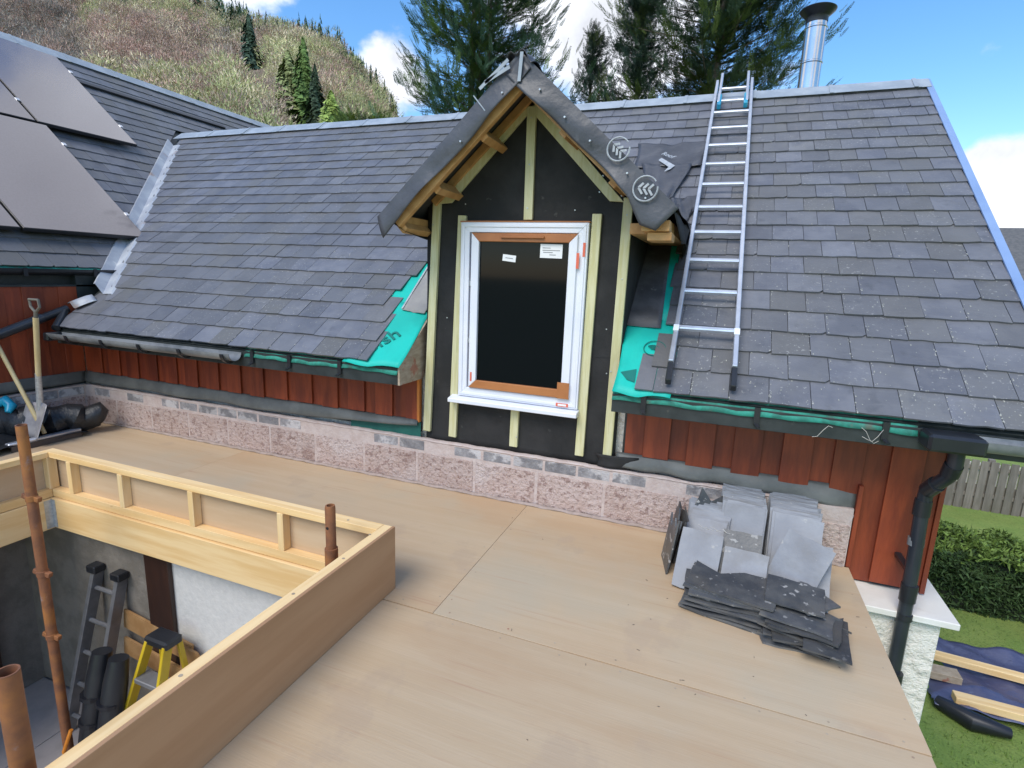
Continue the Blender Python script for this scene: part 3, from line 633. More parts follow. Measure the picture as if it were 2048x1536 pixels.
# --- cladding boards, each one a piece
def boards():
    w = MB(); w.box((-5.5, .07, .36), (-1.92, .105, 1.0)); w.box((-.47, .07, .36), (.81, .105, .80)); w.box((.81, .072, -.10), (1.17, .105, .80))
    wall = w.build('cladding', m_fascia, H)
    def run(x0, x1, z0f, z1, stepw=.120):
        x = x0; k = 0
        while x < x1-.01:
            ww = min(stepw, x1-x); pr = k % 2
            b = MB(); y0 = .046 if pr else .066; z0 = z0f(x)+(.012 if pr else 0)+random.random()*.008
            b.box((x-(.012 if pr else 0), y0-.012, z0), (x+ww+(.012 if pr else -.0), y0, z1 if not pr else z1)); b.build('board', m_clad, wall, bevel=.0015); x += ww; k += 1
    run(-5.50, -2.02, lambda x: .447, .80)
    run(-.455, .80, lambda x: .425-.03*(x+.45), .80, .126)
    run(.815, 1.165, lambda x: -.09, .80, .125)
    b = MB(); b.prism([(-2.02, .045, .447), (-1.925, .045, .447), (-1.925, .045, 1.02), (-2.02, .045, .80)], (0, .014, 0)); b.build('board', m_clad, wall)
    MB().prism([(-1.925, .040, .445), (-1.905, .040, .445), (-1.905, .040, 1.06), (-1.925, .040, 1.04)], (0, .03, 0)).build('board', m_cladedge, wall, label='bright orange end board')
    MB().box((1.166, .040, -.09), (1.188, .30, .80)).build('board', m_clad, wall)
    MB().box((.80, .0, .0), (.822, .062, .47)).build('board', m_clad, wall, bevel=.002)
    # wing wall facing the deck
    ww = MB().box((-5.56, -6, .34), (-5.53, .05, 1.26)).build('cladding', m_fascia, H)
    y = .05; k = 0
    while y > -3.0:
        b = MB(); x0 = -5.528 if k % 2 else -5.518; b.box((x0, y-.137-(.012 if k % 2 == 0 else 0), .445+.01*(k % 2)), (x0+.013, y, 1.24)); b.build('board', m_clad, ww, bevel=.0015); y -= .137; k += 1
boards()
# damp membrane strip between the cladding and the block wall
def dpm(x0, x1, zt, zb, name='damp_membrane', droop=None, n=60):
    f = lambda u, v: Vector((x0+(x1-x0)*u, .048-.030*sin(min(v*1.25, 1)*pi*.5)-.012*sin(u*23)*v - (.06*v if droop and u > .86 else 0), zt-(zt-zb(u))*v + .004*sin(u*31)*v))
    o = sheet(f, n, 6).build(name, m_dpm, H, smooth=True); thicken(o, .0015)
dpm(-5.50, -1.915, .462, lambda u: .362 if u < .72 else .362+(u-.72)*.22)
dpm(-.50, .80, .445, lambda u: .358-.02*u - (.05*(u-.7) if u > .7 else 0))
f = lambda u, v: Vector((-5.505+.02*sin(pi*.5*v)+.004*sin(u*20), .04-2.6*u, .462-.10*v)); thicken(sheet(f, 40, 5).build('damp_membrane', m_dpm, H, smooth=True), .0015)
f = quadfn((-2.50, .052, .44), (-1.90, .052, .44), (-1.90, .050, .30), (-2.50, .05, .30), lambda u, v: (0, 0, 0)); thicken(sheet(f, 12, 3).build('underlay_strip', mat("dark_green_underlay", (.01, .10, .08), (.015, .13, .10), rough=.6), H), .001)
f = quadfn((-.64, .03, .42), (-.36, .03, .43), (-.42, .022, .345), (-.60, .02, .345), lambda u, v: (.02*sin(v*4), -.02*sin(u*pi), 0)); thicken(sheet(f, 8, 5).build('membrane_tail', m_wallwrap, H, smooth=True), .0015)

# --- lower wall end with white coping at the right
MB().box((.70, -.15, GZ), (1.215, .30, -.135)).build('roughcast_pier', m_render, H, bevel=.004)
MB().box((.70, -.19, -.135), (1.275, .32, -.10)).build('coping', m_coping, H, bevel=.004)

# --- dormer
D = Vector
DZ0 = .33
DX0, DX1, DE, DAP = -1.855, -.515, 1.945, 2.545     # wall sides, eaves height, apex height of the face
DXC = -1.16
def dormer():
    w = MB(); w.prism([(DX0, .055, DZ0), (DX1, .055, DZ0), (DX1, .055, DE), (DXC, .055, DAP), (DX0, .055, DE)], (0, 1.9, 0))
    face = sheet(lambda u, v: Vector((DX0-.03+(DX1-DX0+.05)*u, .0535+.0008*sin(u*9+v*5), DZ0+(min(DE, 9)-DZ0)*v)), 20, 24)
    face = MB()
    nx, nz = 28, 44; vs = []
    for j in range(nz+1):
        for i in range(nx+1):
            u = i/nx; x = DX0+(DX1-DX0)*u; zt = DE+(DAP-DE)*(1-abs(x-DXC)/(DX1-DXC if x > DXC else DXC-DX0)); z = DZ0+(zt-DZ0)*j/nz
            vs.append((x, .052-.0035*sin(x*9+z*3)*sin(z*6+x*4)-.002*sin(x*31+z*17), z))
    face.add(vs, [(j*(nx+1)+i, j*(nx+1)+i+1, (j+1)*(nx+1)+i+1, (j+1)*(nx+1)+i) for j in range(nz) for i in range(nx)])
    core = MB(); core.prism([(DX0+.004, .060, DZ0), (DX1-.004, .060, DZ0), (DX1-.004, .060, DE), (DXC, .060, DAP-.01), (DX0+.004, .060, DE)], (0, 1.9, 0))
    wall = core.build('dormer_wall', m_wallwrap, H)
    o = face.build('wrap_face', m_wallwrap, wall, smooth=True); thicken(o, .001)
    # wrap laps and creases
    for z, x0, x1 in ((1.32, DX0+.03, -1.62), (1.32, -.70, DX1), (1.02, -.70, DX1), (.72, DX0, -1.66)):
        MB().obox((x0, .0495, z), (x1-x0, 0, .012), (0, .002, 0), (0, 0, .003)).build('wrap_lap', m_wallwrap, wall)
    for (x, z) in ((-.72, 1.99), (-.60, .93), (-1.58, 1.93), (-.86, 1.89), (-.555, 1.75), (-1.70, 1.20), (-.62, 1.2)):
        MB().tube([(x, .046, z), (x, .052, z)], .004, 8).build('nail', m_steel, wall)
    def bat(x0, z0, x1, z1, w=.055, y0=.024, y1=.048, m=m_treated):
        b = MB(); p, q = Vector((x0, (y0+y1)/2, z0)), Vector((x1, (y0+y1)/2, z1)); b.bar(p, q, y1-y0, w, up=(Vector((0, 1, 0)).cross((q-p).normalized()))); return b.build('batten', m, wall, bevel=.0015)
    bat(-1.838, .395, -1.775, 1.950); bat(-.555, .390, -.545, 1.955)
    bat(-1.636, .380, -1.592, 1.858); bat(-.733, .386, -.720, 1.866)
    bat(-1.182, .378, -1.180, .630); bat(-1.146, 1.832, -1.152, 2.475)
    # rake battens, mitred roughly at the eaves
    for sx, xe in ((-1, -1.755), (1, -.572)):
        b = MB(); a = Vector((xe, .026, 1.932)); t = Vector((DXC+.012*sx, .026, 2.535)); d = (t-a).normalized(); n = Vector((d.z, 0, -d.x))*(1 if sx > 0 else -1)
        if n.z > 0: n = -n
        b.prism([a-n*.0, t, t+n*.066, a+n*.055+d*.06] if True else None, (0, .022, 0)); b.build('batten', m_treated, wall, bevel=.001)
    return wall
dwall = dormer()
for (x, z) in ((-1.150, 2.41), (-.70, 2.075), (-.585, 1.965), (-.547, 1.86), (-.546, 1.5), (-1.151, 1.9), (-1.15, 2.15), (-1.80, 1.8), (-1.16, .45), (-.57, .95)):
    MB().tube([(x, .0195, z), (x, .026, z)], .0045, 8).build('nail', m_steel, dwall)
def dormer_roof():
    # top edges: apex line at z 2.655, eaves at x -1.99 / -.30 z 1.80; front at y -.30
    AP = 2.625; EL = Vector((-1.965, 0, 1.825)); ER = Vector((-.268, 0, 1.865)); AX = -1.105; YF = -.30; YB = 2.05
    rf = MB()
    for E in (EL, ER):
        a = Vector((AX, YF+.02, AP)); e = Vector((E.x, YF+.02, E.z)); nn = Vector((0, 0, -.016)); ye = 1.05
        # plane continues back until it dies into the slope
        rf.prism([a, e, Vector((E.x, ye, E.z)), Vector((AX, YB, AP))], nn)
    dr = rf.build('dormer_roof', m_membrane, H)
    # dark lining between the barge rafter and the wall
    for sx, E in ((-1, EL), (1, ER)):
        d = Vector((E.x-AX, 0, E.z-AP)); L = d.length; d.normalize(); n = Vector((-d.z, 0, d.x)); n = n if n.z < 0 else -n
        up = -n
        a = Vector((AX, 0, AP))+n*.018
        # barge rafter at the front
        b = MB(); b.obox(a+Vector((0, YF+.012, 0))+d*.0+n*.115*0, d*(L-.03), (0, .038, 0), n*.102); b.build('barge_rafter', m_fresh, dr, bevel=.002)
        # wall rafter
        b = MB(); b.obox(a+Vector((0, .004, 0))+d*.03, d*(L-.23), (0, .045, 0), n*.045); b.build('wall_rafter', m_fresh if sx < 0 else m_fascia, dr, bevel=.002)
        # noggins between them
        ks = (.34, .68, .955) if sx < 0 else (.36, .7, .955)
        for k in ks:
            p = a + d*(L*k) + n*.045
            b = MB(); b.obox(p+Vector((0, YF+.05, 0)), d*.045, (0, .31, 0), n*(.075 if k < .9 else .085)); b.build('noggin', m_fresh, dr, bevel=.002)
        # draped membrane: top sheet and the flap over the barge
        def fold(u, v, E=E, sx=sx, d=d, n=n, L=L):      # u along rake from the apex, v from the back over the front edge and down
            s_ = u*(L+.03); base = Vector((AX, 0, AP))+d*s_-n*.012
            if v < .45:
                yb = YB-.15 if u < .02 else YB-.15-(YB-.15-1.0)*u; yy = yb+(YF-.012-yb)*(v/.45); return base+Vector((0, yy, 0))-n*(.006*sin(yy*7+u*5))
            w = (v-.45)/.55; L2 = (.112 if sx < 0 else .124)+.006*sin(u*7+sx)+.004*sin(u*17)
            if sx < 0: L2 += .02*max(0, (u-.86)/.14)
            else: L2 += .055*max(0, 1-abs(u-.93)/.12)
            side = .010*sin(u*10+w*3)*w+.006*sin(u*23)*w
            return base+Vector((0, YF-.014-.012*sin(w*pi*.5)+side, 0))+n*(L2*w)+d*(.05*w*(max(0, u-.9)*10 if sx < 0 else 0))
        o = sheet(fold, 44, 20).build('membrane', m_membrane, dr, smooth=True); thicken(o, .0015)
    # bunched ridge fold with tape
    f = lambda u, v: Vector((AX+(u-.5)*.16, YF-.03+.30*v, AP+.020-.10*abs(u-.5)+.012*sin(v*9+u*6)+.02*(1-v)*sin(u*12)))
    thicken(sheet(f, 10, 10).build('ridge_membrane', m_membrane, dr, smooth=True), .002)
    for p, q in (((AX-.06, 2.60), (AX-.22, 2.47)), ((AX-.05, 2.565), (AX-.19, 2.50)), ((AX+.015, 2.63), (AX+.005, 2.49))):
        MB().bar((p[0], YF-.034, p[1]), (q[0], YF-.034, q[1]), .002, .018, up=(0, 0, 1)).build('tape', m_lead, dr)
    MB().bar((-1.36, YF-.034, 2.44), (-1.29, YF-.034, 2.36), .001, .006, up=(0, 0, 1)).build('tape', m_lead, dr)
    for (x, z) in ((-.98, 2.44), (-.84, 2.30), (-.70, 2.18), (-.50, 2.02), (-1.19, 2.44), (-1.43, 2.21), (-.40, 1.90)):
        MB().tube([(x, YF-.045, z), (x, YF-.03, z)], .005, 8).build('nail', m_steel, dr)
    # stacked rafter feet showing under the right eaves
    MB().box((-.415, YF+.01, 1.745), (-.275, YF+.16, 1.800)).build('rafter_foot', m_fresh, dr, bevel=.003); MB().box((-.385, YF+.03, 1.700), (-.262, YF+.20, 1.742)).build('rafter_foot', m_fresh, dr, bevel=.003)
    MB().box((-.50, -.12, 1.745), (-.27, 1.0, 1.80)).build('wall_plate', m_fresh, dr)
    MB().box((-1.90, -.25, 1.79), (-1.86, 1.0, 1.83)).build('wall_plate', m_fresh, dr)
    f = quadfn((-.262, YF+.0, 1.845), (-.245, .9, 1.87), (-.25, .8, 1.64), (-.23, YF+.30, 1.70), lambda u, v: (.02*sin(u*6)*v, 0, .02*sin(u*9))); thicken(sheet(f, 14, 6).build('membrane', m_wallwrap, dr, smooth=True), .0015)
    f = quadfn((-1.97, YF-.01, 1.82), (-1.90, .5, 1.86), (-1.88, .55, 1.70), (-1.84, YF+.05, 1.735), lambda u, v: (0, 0, -.02*sin(u*3)*v)); thicken(sheet(f, 14, 6).build('membrane', m_wallwrap, dr, smooth=True), .0015)
    # printed marks on the flap: ring with three chevrons
    def badge(cx, cz, r, tilt, y):
        b = MB(); pts = [(cx+r*cos(t), y, cz+r*sin(t)) for t in np.linspace(.6, 2*pi+.15, 26)]
        b.tube(pts, .0042, 5, True)
        for k in range(3):
            ox = -r*.45+k*r*.42; c_, s_ = cos(tilt), sin(tilt); tr = lambda a, b_: (cx+a*c_-b_*s_, y, cz+a*s_+b_*c_)
            b.bar(tr(ox+r*.22, r*.42), tr(ox-r*.12, 0), .002, .011, up=(0, 0, 1)); b.bar(tr(ox-r*.12, 0), tr(ox+r*.28, -r*.45), .002, .011, up=(0, 0, 1))
        b.build('printed_badge', m_print, dr)
    badge(-.553, 2.135, .056, -.75, YF-.038); badge(-.405, 1.945, .060, -.15, YF-.038)
    return dr
dormer_roof()
# loose membrane flaps lying on the slates at the right of the dormer
def rpoly(A_, B_, C_, D_, lift=.03, name='loose_membrane', m_=None, amp=.010, nu=16):
    f = lambda u, v: R(*[((A_[i]*(1-u)+B_[i]*u)*(1-v)+(D_[i]*(1-u)+C_[i]*u)*v)+.012*sin(7*u+5*v+i*2)*(0 if nu < 9 else 1) for i in (0, 1)], lift+amp*sin(u*9+v*4)*sin(v*7+u*3)+amp*.5*sin(u*21))
    o = sheet(f, nu, nu).build(name, m_ or m_membrane, H, smooth=True); thicken(o, .0015); return o
rpoly((-.86, 3.02), (-.25, 2.995), (-.257, 2.55), (-.80, 2.55), .035)
rpoly((-.76, 2.60), (-.346, 2.563), (-.42, 2.02), (-.60, 1.80), .045)
rpoly((-.46, 2.02), (-.235, 2.045), (-.245, 1.82), (-.345, 1.56), .038)
# soakers, underlay strips and their print
rpoly((-.54, .525), (-.315, .52), (-.375, 1.70), (-.54, 1.70), .012, 'lead_soaker', m_soaker, .002, 8)
rpoly((-.505, -.03), (-.20, -.03), (-.20, .82), (-.545, .82), .000, 'green_underlay', m_felt, .003, 12)
rpoly((-.34, .6), (-.27, .6), (-.31, 1.68), (-.37, 1.68), .006, 'green_underlay', m_felt, .002, 8)
rpoly((-2.32, -.03), (-1.885, -.03), (-1.89, .66), (-2.32, .60), .000, 'green_underlay', m_felt, .003, 12)
rpoly((-2.35, .55), (-2.0, .55), (-1.93, 1.2), (-2.27, 1.25), -.003, 'green_underlay', m_felt, .002, 8)
rpoly((-2.125, .525), (-1.93, .50), (-1.93, 1.16), (-2.16, 1.16), .012, 'grey_flap', mat("grey_flap", (.27, .26, .25), (.33, .32, .30), rough=.7, scale=6, bump=.002), .006, 8)
MB().prism([R(-2.13, .53, .018), R(-2.118, .53, .018), R(-2.15, 1.16, .018), R(-2.162, 1.16, .018)], R(0, 0, .004)-R(0, 0)).build('flap_edge', m_print, H)
def text(body, size, origin, xdir, ydir, m_, parent, name='printed_letters'):
    cu = bpy.data.curves.new('letters', 'FONT'); cu.body = body; cu.size = size; cu.extrude = .0006; cu.offset = size*.012
    tmp = bpy.data.objects.new('letters', cu); COL.objects.link(tmp); bpy.context.view_layer.update()
    me = bpy.data.meshes.new_from_object(tmp.evaluated_get(bpy.context.evaluated_depsgraph_get())); bpy.data.objects.remove(tmp)
    X = Vector(xdir).normalized(); Y = Vector(ydir); Y = (Y-X*Y.dot(X)).normalized(); Z = X.cross(Y)
    M_ = Matrix((X, Y, Z)).transposed().to_4x4(); M_.translation = Vector(origin)
    me.transform(M_); me.materials.clear(); me.materials.append(m_); return put(name, me, parent)
text("ofsh", .155, R(-2.155, .065, .006), R(-1.90, .42)-R(-2.155, .065), R(-2.3, .25)-R(-2.155, .065), m_feltprint, H)
def badge_roof(cx, cs, r):
    b = MB(); b.tube([R(cx+r*cos(t), cs+r*sin(t), .008) for t in np.linspace(0, 2*pi, 30)], .003, 5, False)
    for k in range(3): 
        rr = r*(.25+.22*k); b.tube([R(cx+rr*cos(t)-.01, cs-.02+rr*sin(t), .008) for t in np.linspace(.5, 2.3, 7)], .004, 5)
    b.build('printed_badge', m_feltprint, H)
badge_roof(-.325, .345, .062)
MB().prism([R(-.485, .13, .005), R(-.40, .165, .005), R(-.395, .06, .005), R(-.44, .075, .005)], R(0, 0, .001)-R(0, 0)).build('printed_arrow', m_feltprint, H)
text("Roof", .07, R(-.615, 2.74, .062), R(-.42, 2.55)-R(-.60, 2.70), R(-.50, 2.85)-R(-.60, 2.70), m_print, H)
MB().prism([R(-.62, 2.63, .060), R(-.52, 2.50, .060), R(-.545, 2.42, .060), R(-.50, 2.46, .06), R(-.47, 2.52, .060), R(-.60, 2.67, .060)], R(0, 0, .001)-R(0, 0)).build('printed_arrow', m_print, H)

# --- dormer window
def window():
    x0, x1, z0, z1 = -1.585, -.757, .690, 1.815; fy0, fy1 = .000, .05; fw_ = .062
    fr = MB(); o_ = [(x0, z0), (x1, z0), (x1, z1), (x0, z1)]; i_ = [(x0+fw_, z0+fw_), (x1-fw_, z0+fw_), (x1-fw_, z1-fw_), (x0+fw_, z1-fw_)]
    win = MB(); win.box((x0, .046, z0), (x1, .075, z1)); W_ = win.build('window', m_blackpl, H)
    def ring(o_, i_, ya, yb, name, m_, par, bev=.003):
        # four mitred members
        for k in range(4):
            k2 = (k+1) % 4; a, b_, c, d = o_[k], o_[k2], i_[k2], i_[k]
            MB().prism([(a[0], ya, a[1]), (b_[0], ya, b_[1]), (c[0], ya, c[1]), (d[0], ya, d[1])], (0, yb-ya, 0)).build(name, m_[k] if isinstance(m_, list) else m_, par, bevel=bev)
    ring(o_, i_, fy0, fy1, 'frame', m_white, W_)
    s = .012; r2o = [(x0+s, z0+s), (x1-s, z0+s), (x1-s, z1-s), (x0+s, z1-s)]; r2i = [(x0+.030, z0+.030), (x1-.030, z0+.030), (x1-.030, z1-.030), (x0+.030, z1-.030)]
    ring(r2o, r2i, fy0-.006, fy0-.0005, 'frame_bead', m_white, W_, .002)
    # sash: left and right members still under white film, top and bottom oak coloured; slightly ajar at the left
    sx0, sx1, sz0, sz1 = x0+.082, x1-fw_+.004, z0+fw_+.004, z1-fw_-.004; k_ = .052
    so_ = [(sx0, sz0), (sx1, sz0), (sx1, sz1), (sx0, sz1)]; si = [(sx0+k_, sz0+k_), (sx1-k_, sz0+k_), (sx1-k_, sz1-k_), (sx0+k_, sz1-k_)]
    ring(so_, si, -.016, .030, 'sash', [m_oak, m_white, m_oak, m_white], W_)
    MB().box((x0+fw_, .034, z0+fw_), (sx0, .044, z1-fw_)).build('reveal', m_blackpl, W_)
    MB().box((sx1-.075, -.019, sz0-.002), (sx1+.002, -.0165, sz0+.10)).build('sash_corner', m_oak, W_)
    gl = MB().box((sx0+k_-.002, .006, sz0+k_-.002), (sx1-k_+.002, .014, sz1-k_+.002)).build('glass', m_glass, W_)
    MB().box((-1.30, -.030, sz1-.030), (-1.02, -.018, sz1-.016)).build('trickle_vent', m_oak, W_, bevel=.002)
    MB().prism([(x0-.055, -.045, z0-.045), (x0-.055, -.045, z0-.018), (x0-.055, .04, z0), (x0-.055, .04, z0-.05)], (x1-x0+.062, 0, 0)).build('sill', m_white, W_, bevel=.003)
    MB().box((x0-.005, -.002, z1+.0005), (x1+.004, .04, z1+.008)).build('head_strip', m_oak, W_)
    def label_(x, z, w, h, rot, lines):
        c, s_ = cos(rot), sin(rot); T = lambda a, b_: (x+a*c-b_*s_, .0045, z+a*s_+b_*c)
        st = MB().prism([T(-w/2, -h/2), T(w/2, -h/2), T(w/2, h/2), T(-w/2, h/2)], (0, -.001, 0)).build('sticker', m_sticker, gl)
        for (a, b_, l) in lines:
            p, q = Vector(T(a-l/2, b_)), Vector(T(a+l/2, b_)); p.y = q.y = .0030; MB().bar(p, q, .0006, .0045).build('sticker_line', m_ink, gl)
    label_(-1.250, 1.600, .088, .040, -.10, [(0, 0, .05)])
    label_(-.980, 1.648, .140, .082, -.01, [(-.03, .018, .05), (0, .004, .11), (.01, -.022, .04), (-.02, -.008, .06)])
    for bx in ((-.817, -.0170, 1.55, -.800, 1.64), (-.783, -.0075, 1.62, -.768, 1.70), (-.895, -.0075, .700, -.815, .722), (-1.490, -.0170, .80, -1.478, .86)):
        MB().box((bx[0], bx[1]-.001, bx[2]), (bx[3], bx[1], bx[4])).build('red_label', m_red, W_)
    MB().box((-.882, -.0092, .705), (-.828, -.0086, .717)).build('label_panel', m_sticker, W_)
    for zz in (1.42, 1.05): MB().box((x0+.064, .010, zz), (x0+.080, .030, zz+.03)).build('keep', m_steel, W_)
window()

# --- flue
def flue():
    cx, cy = .605, 3.42; z0 = 3.0
    f = MB().tube([(cx, cy, z0), (cx, cy, 4.08)], .098, 36).build('flue', m_flue, H, smooth=True)
    for z in (3.70, 4.02): MB().lathe((cx, cy, z), [(.098, -.012), (.104, -.006), (.104, .006), (.098, .012)], 36).build('locking_band', m_flue, f, smooth=True)
    MB().lathe((cx, cy, 4.06), [(.0, .0), (.100, .0), (.100, .05), (.107, .06), (.160, .108), (.166, .122), (.150, .132), (.0, .115)], 36).build('cowl', m_cowl, f, smooth=True)
flue()
# --- solar panels
def panel(y0, y1, u0, u1):
    n0, n1 = .075, .110
    b = MB(); b.obox(Wg(y0, u0, n0), (0, y1-y0, 0), Wg(0, u1-u0)-Wg(0, 0), Wg(0, 0, n1-n0)-Wg(0, 0)); p = b.build('solar_panel', m_panelframe, H, bevel=.002)
    MB().obox(Wg(y0+.008, u0+.008, n1+.0005), (0, y1-y0-.016, 0), Wg(0, u1-u0-.016)-Wg(0, 0), Wg(0, 0, .003)-Wg(0, 0)).build('glass', m_panel, p)
    for uu in (u0+.35, u1-.35):
        if y1 > .5: MB().obox(Wg(y1-.01, uu, n0+.01), (0, .035, 0), Wg(0, .045)-Wg(0, 0), Wg(0, 0, .035)-Wg(0, 0)).build('clamp', m_alu, p)
UA0 = (7.245-5.53)/cos(GA)+.02
for y0 in (.88, -.24, -1.36): panel(y0, y0+1.10, UA0+.04, UA0+.04+1.82)
for y0 in (-.16, -1.28, -2.40): panel(y0, y0+1.10, UA0-1.86, UA0+.0)
for uu in (UA0+.30, UA0+1.48): MB().obox(Wg(-3, uu, .04), (0, 4.99 if uu > UA0+1 else 4.95, 0), Wg(0, .04)-Wg(0, 0), Wg(0, 0, .035)-Wg(0, 0)).build('mounting_rail', m_panelframe, H)
MB().obox(Wg(1.95, UA0+1.46, .02), (0, 2.45, 0), Wg(0, .07)-Wg(0, 0), Wg(0, 0, .03)-Wg(0, 0)).build('cable_duct', m_panelframe, H)

# ------------------------------------------------------------------ block wall in front of the cladding
BW = thing('block_wall', 'low pinkish concrete block wall topped with grey bricks behind the plywood roof', 'wall', (-2.3, .05, 0))
m_b = MB(); m_b.box((-5.5, .0035, -.2), (.795, .048, .334)); m_b.box((-5.52, -2.6, -.2), (-5.470, .006, .334)); m_b.build('mortar', m_mortar, BW)
x = -5.47; 
def rough_block(a, b, rag=.004):
    mb = MB().box(a, b); return mb
x = .80-.445; 
while x > -5.5:
    x0 = max(x, -5.47); rough_block((x0, 0.0+random.random()*.003, .012), (x+.436, .04, .238)).build('block', m_block, BW, bevel=.004); x -= .450
x = .80-.212; k = 0
while x > -5.5:
    if x < .42: MB().box((x, .0005+random.random()*.004, .254), (x+.204+random.random()*.006, .042, .324)).build('brick', m_brick, BW, bevel=.004)
    x -= .2195; k += 1
MB().prism([(.42, .002, .25), (.79, .002, .25), (.80, .002, .30), (.765, .002, .335), (.60, .002, .332), (.42, .002, .345)], (0, .05, 0)).build('brick', m_mortar, BW, bevel=.003, label='ragged mortared end piece of the brick course')
# mortar bed over the bricks, slightly uneven
def bed(u, v): 
    xx = -5.5+5.95*u; return Vector((xx, .000+.060*v+.001*sin(xx*40)+.001*sin(xx*97), .330+.007*sin(v*pi)+.0015*sin(xx*23)+.001*sin(xx*61)))
o = sheet(bed, 260, 4).build('mortar_bed', m_mortar, BW, smooth=True); thicken(o, .006)
f = lambda u, v: Vector((-5.5+6.28*u, -.003-.016*v-.003*sin(u*150)*v-.002*sin(u*410)*v, .016-.013*v+.002*sin(u*231))); thicken(sheet(f, 260, 3).build('mortar_fillet', m_fillet, BW, smooth=True), .006)
y = -.01; k = 0
while y > -2.5:
    MB().box((-5.50, y-.436, .012), (-5.464, y, .238)).build('block', m_block, BW, bevel=.004); y -= .45
y = -.01
while y > -2.5:
    MB().box((-5.50, y-.206, .254), (-5.463, y, .324)).build('brick', m_brick, BW, bevel=.004); y -= .2195
MB().box((-5.53, -2.6, .330), (-5.461, .0, .341)).build('mortar_bed', m_mortar, BW)

# ------------------------------------------------------------------ flat roof deck
OX0, OX1, OY1, OY0 = -3.84, -1.355, -1.250, -4.6          # clear opening
DK = thing('flat_roof', 'flat roof of bare pale plywood sheets around a timber framed opening', 'flat roof', (-2, -2, 0))
def sheetboard(x0, x1, y0, y1):
    MB().box((x0+.0008, y0+.0035, -.018), (x1-.0008, y1-.0035, 0)).build('plywood_sheet', m_plyX, DK, bevel=.0008)
YS = -1.288
sheetboard(-6.0, -3.50, -1.198, -.002); sheetboard(-1.052, .815, YS, -.002)
MB().prism([(-3.4988, -.002, 0), (-3.4988, -1.198, 0), (-1.330, -1.198, 0), (-1.330, YS+.004, 0), (-1.0532, YS+.004, 0), (-1.0532, -.002, 0)], (0, 0, -.018)).build('plywood_sheet', m_plyX, DK)
sheetboard(-1.330, .812, -2.52, YS); sheetboard(-1.330, .806, -3.75, -2.52); sheetboard(-1.33, .80, -4.9, -3.75)
for y1 in (-1.2, -2.42, -3.64): sheetboard(-5.46, -3.83, y1-1.22, y1)
MB().box((-6.0, -4.9, -.17), (-3.815, -.002, -.020)).build('deck_joists', m_bark, DK); MB().box((-1.312, -4.9, -.15), (.795, -.002, -.020)).build('deck_joists', m_bark, DK)
MB().box((.796, -4.9, -.17), (.812, -.16, -.019)).build('edge_board', m_plyface, DK)
sc = MB()
for yy in (YS+.03, YS-.03):
    for k in range(9): sc.lathe((-1.2+.245*k+random.uniform(-.03, .03), yy+random.uniform(-.008, .008), .0004), [(0, .0004), (.0045, .0004), (.0045, 0)], 8)
for k in range(5):
    for xx in (-1.085, -1.02): sc.lathe((xx+random.uniform(-.006, .006), -.12-.26*k, .0004), [(0, .0004), (.004, .0004), (.004, 0)], 8)
for k in range(10): sc.lathe((.775, -.3-.28*k, .0004), [(0, .0004), (.004, .0004), (.004, 0)], 8)
sc.build('screw_heads', m_oldwood, DK, kind='stuff')
tw_ = MB()
for k in range(34):
    px_, py_ = (random.uniform(-1.25, .75), random.uniform(-2.9, -.05)) if k % 3 else (random.uniform(-.25, .75), random.uniform(-1.15, -.6)); a_ = random.random()*6.28; l_ = random.uniform(.004, .015)
    tw_.bar((px_, py_, .002), (px_+cos(a_)*l_, py_+sin(a_)*l_, .003), .0018, .0015)
tag(tw_.build('debris', m_bark), 'scattered dark crumbs and twigs on the plywood', 'debris', kind='stuff')
# lower storey wall under the deck's right edge, set back
MB().box((.45, -4.9, GZ), (.70, -.16, -.17)).build('lower_wall', m_render, DK)

# ------------------------------------------------------------------ upstand frame round the opening
UF = thing('opening_upstand', 'timber and plywood upstand framing the square roof opening', 'upstand', (-2.6, -1.22, 0))
ZT = .318
ox0, ox1, oy1, oy0 = -3.81, -1.325, -1.200, -4.7
MB().box((ox1, oy0, 0.001), (ox1+.014, oy1+.014, ZT+.001)).build('plywood_side', m_plyface, UF, bevel=.001)
MB().box((ox0, oy1, .001), (ox1-.001, oy1+.014, ZT-.012)).build('plywood_side', m_plyin, UF); MB().box((ox0-.014, oy0, .001), (ox0, oy1+.014, ZT-.012)).build('plywood_side', m_plyin, UF)
tw = .047; th = .034
MB().box((ox0-.012, oy1-tw, ZT-th), (ox1-tw-.001, oy1+.014, ZT)).build('top_plate', m_pineX, UF, bevel=.0015)
MB().box((ox1-.046, oy0, ZT-th), (ox1-.001, oy1+.012, ZT)).build('top_plate', m_pineY, UF, bevel=.0015)
MB().box((ox0-.012, oy0, ZT-th), (ox0+tw, oy1-tw-.001, ZT)).build('top_plate', m_pineY, UF, bevel=.0015)
for (a, b_) in (((ox0+.001, oy1-.050, .030), (ox1-.0475, oy1-.001, .080)),): MB().box(a, b_).build('bottom_plate', m_pineX, UF, bevel=.0015)
MB().box((ox1-.046, oy0, .03), (ox1-.001, oy1-.052, .08)).build('bottom_plate', m_pineY, UF, bevel=.0015); MB().box((ox0+.001, oy0, .03), (ox0+.048, oy1-.052, .08)).build('bottom_plate', m_pineY, UF, bevel=.0015)
for xx in (-3.60, -3.145, -2.585, -1.965):
    MB().box((xx, oy1-.050, .081), (xx+.038, oy1-.001, ZT-th-.001)).build('stud', m_pineZ, UF, bevel=.0015)
MB().box((ox0+.001, oy1-.060, .081), (ox0+.050, oy1-.010, ZT-th-.001)).build('stud', m_pineZ, UF, bevel=.0015)
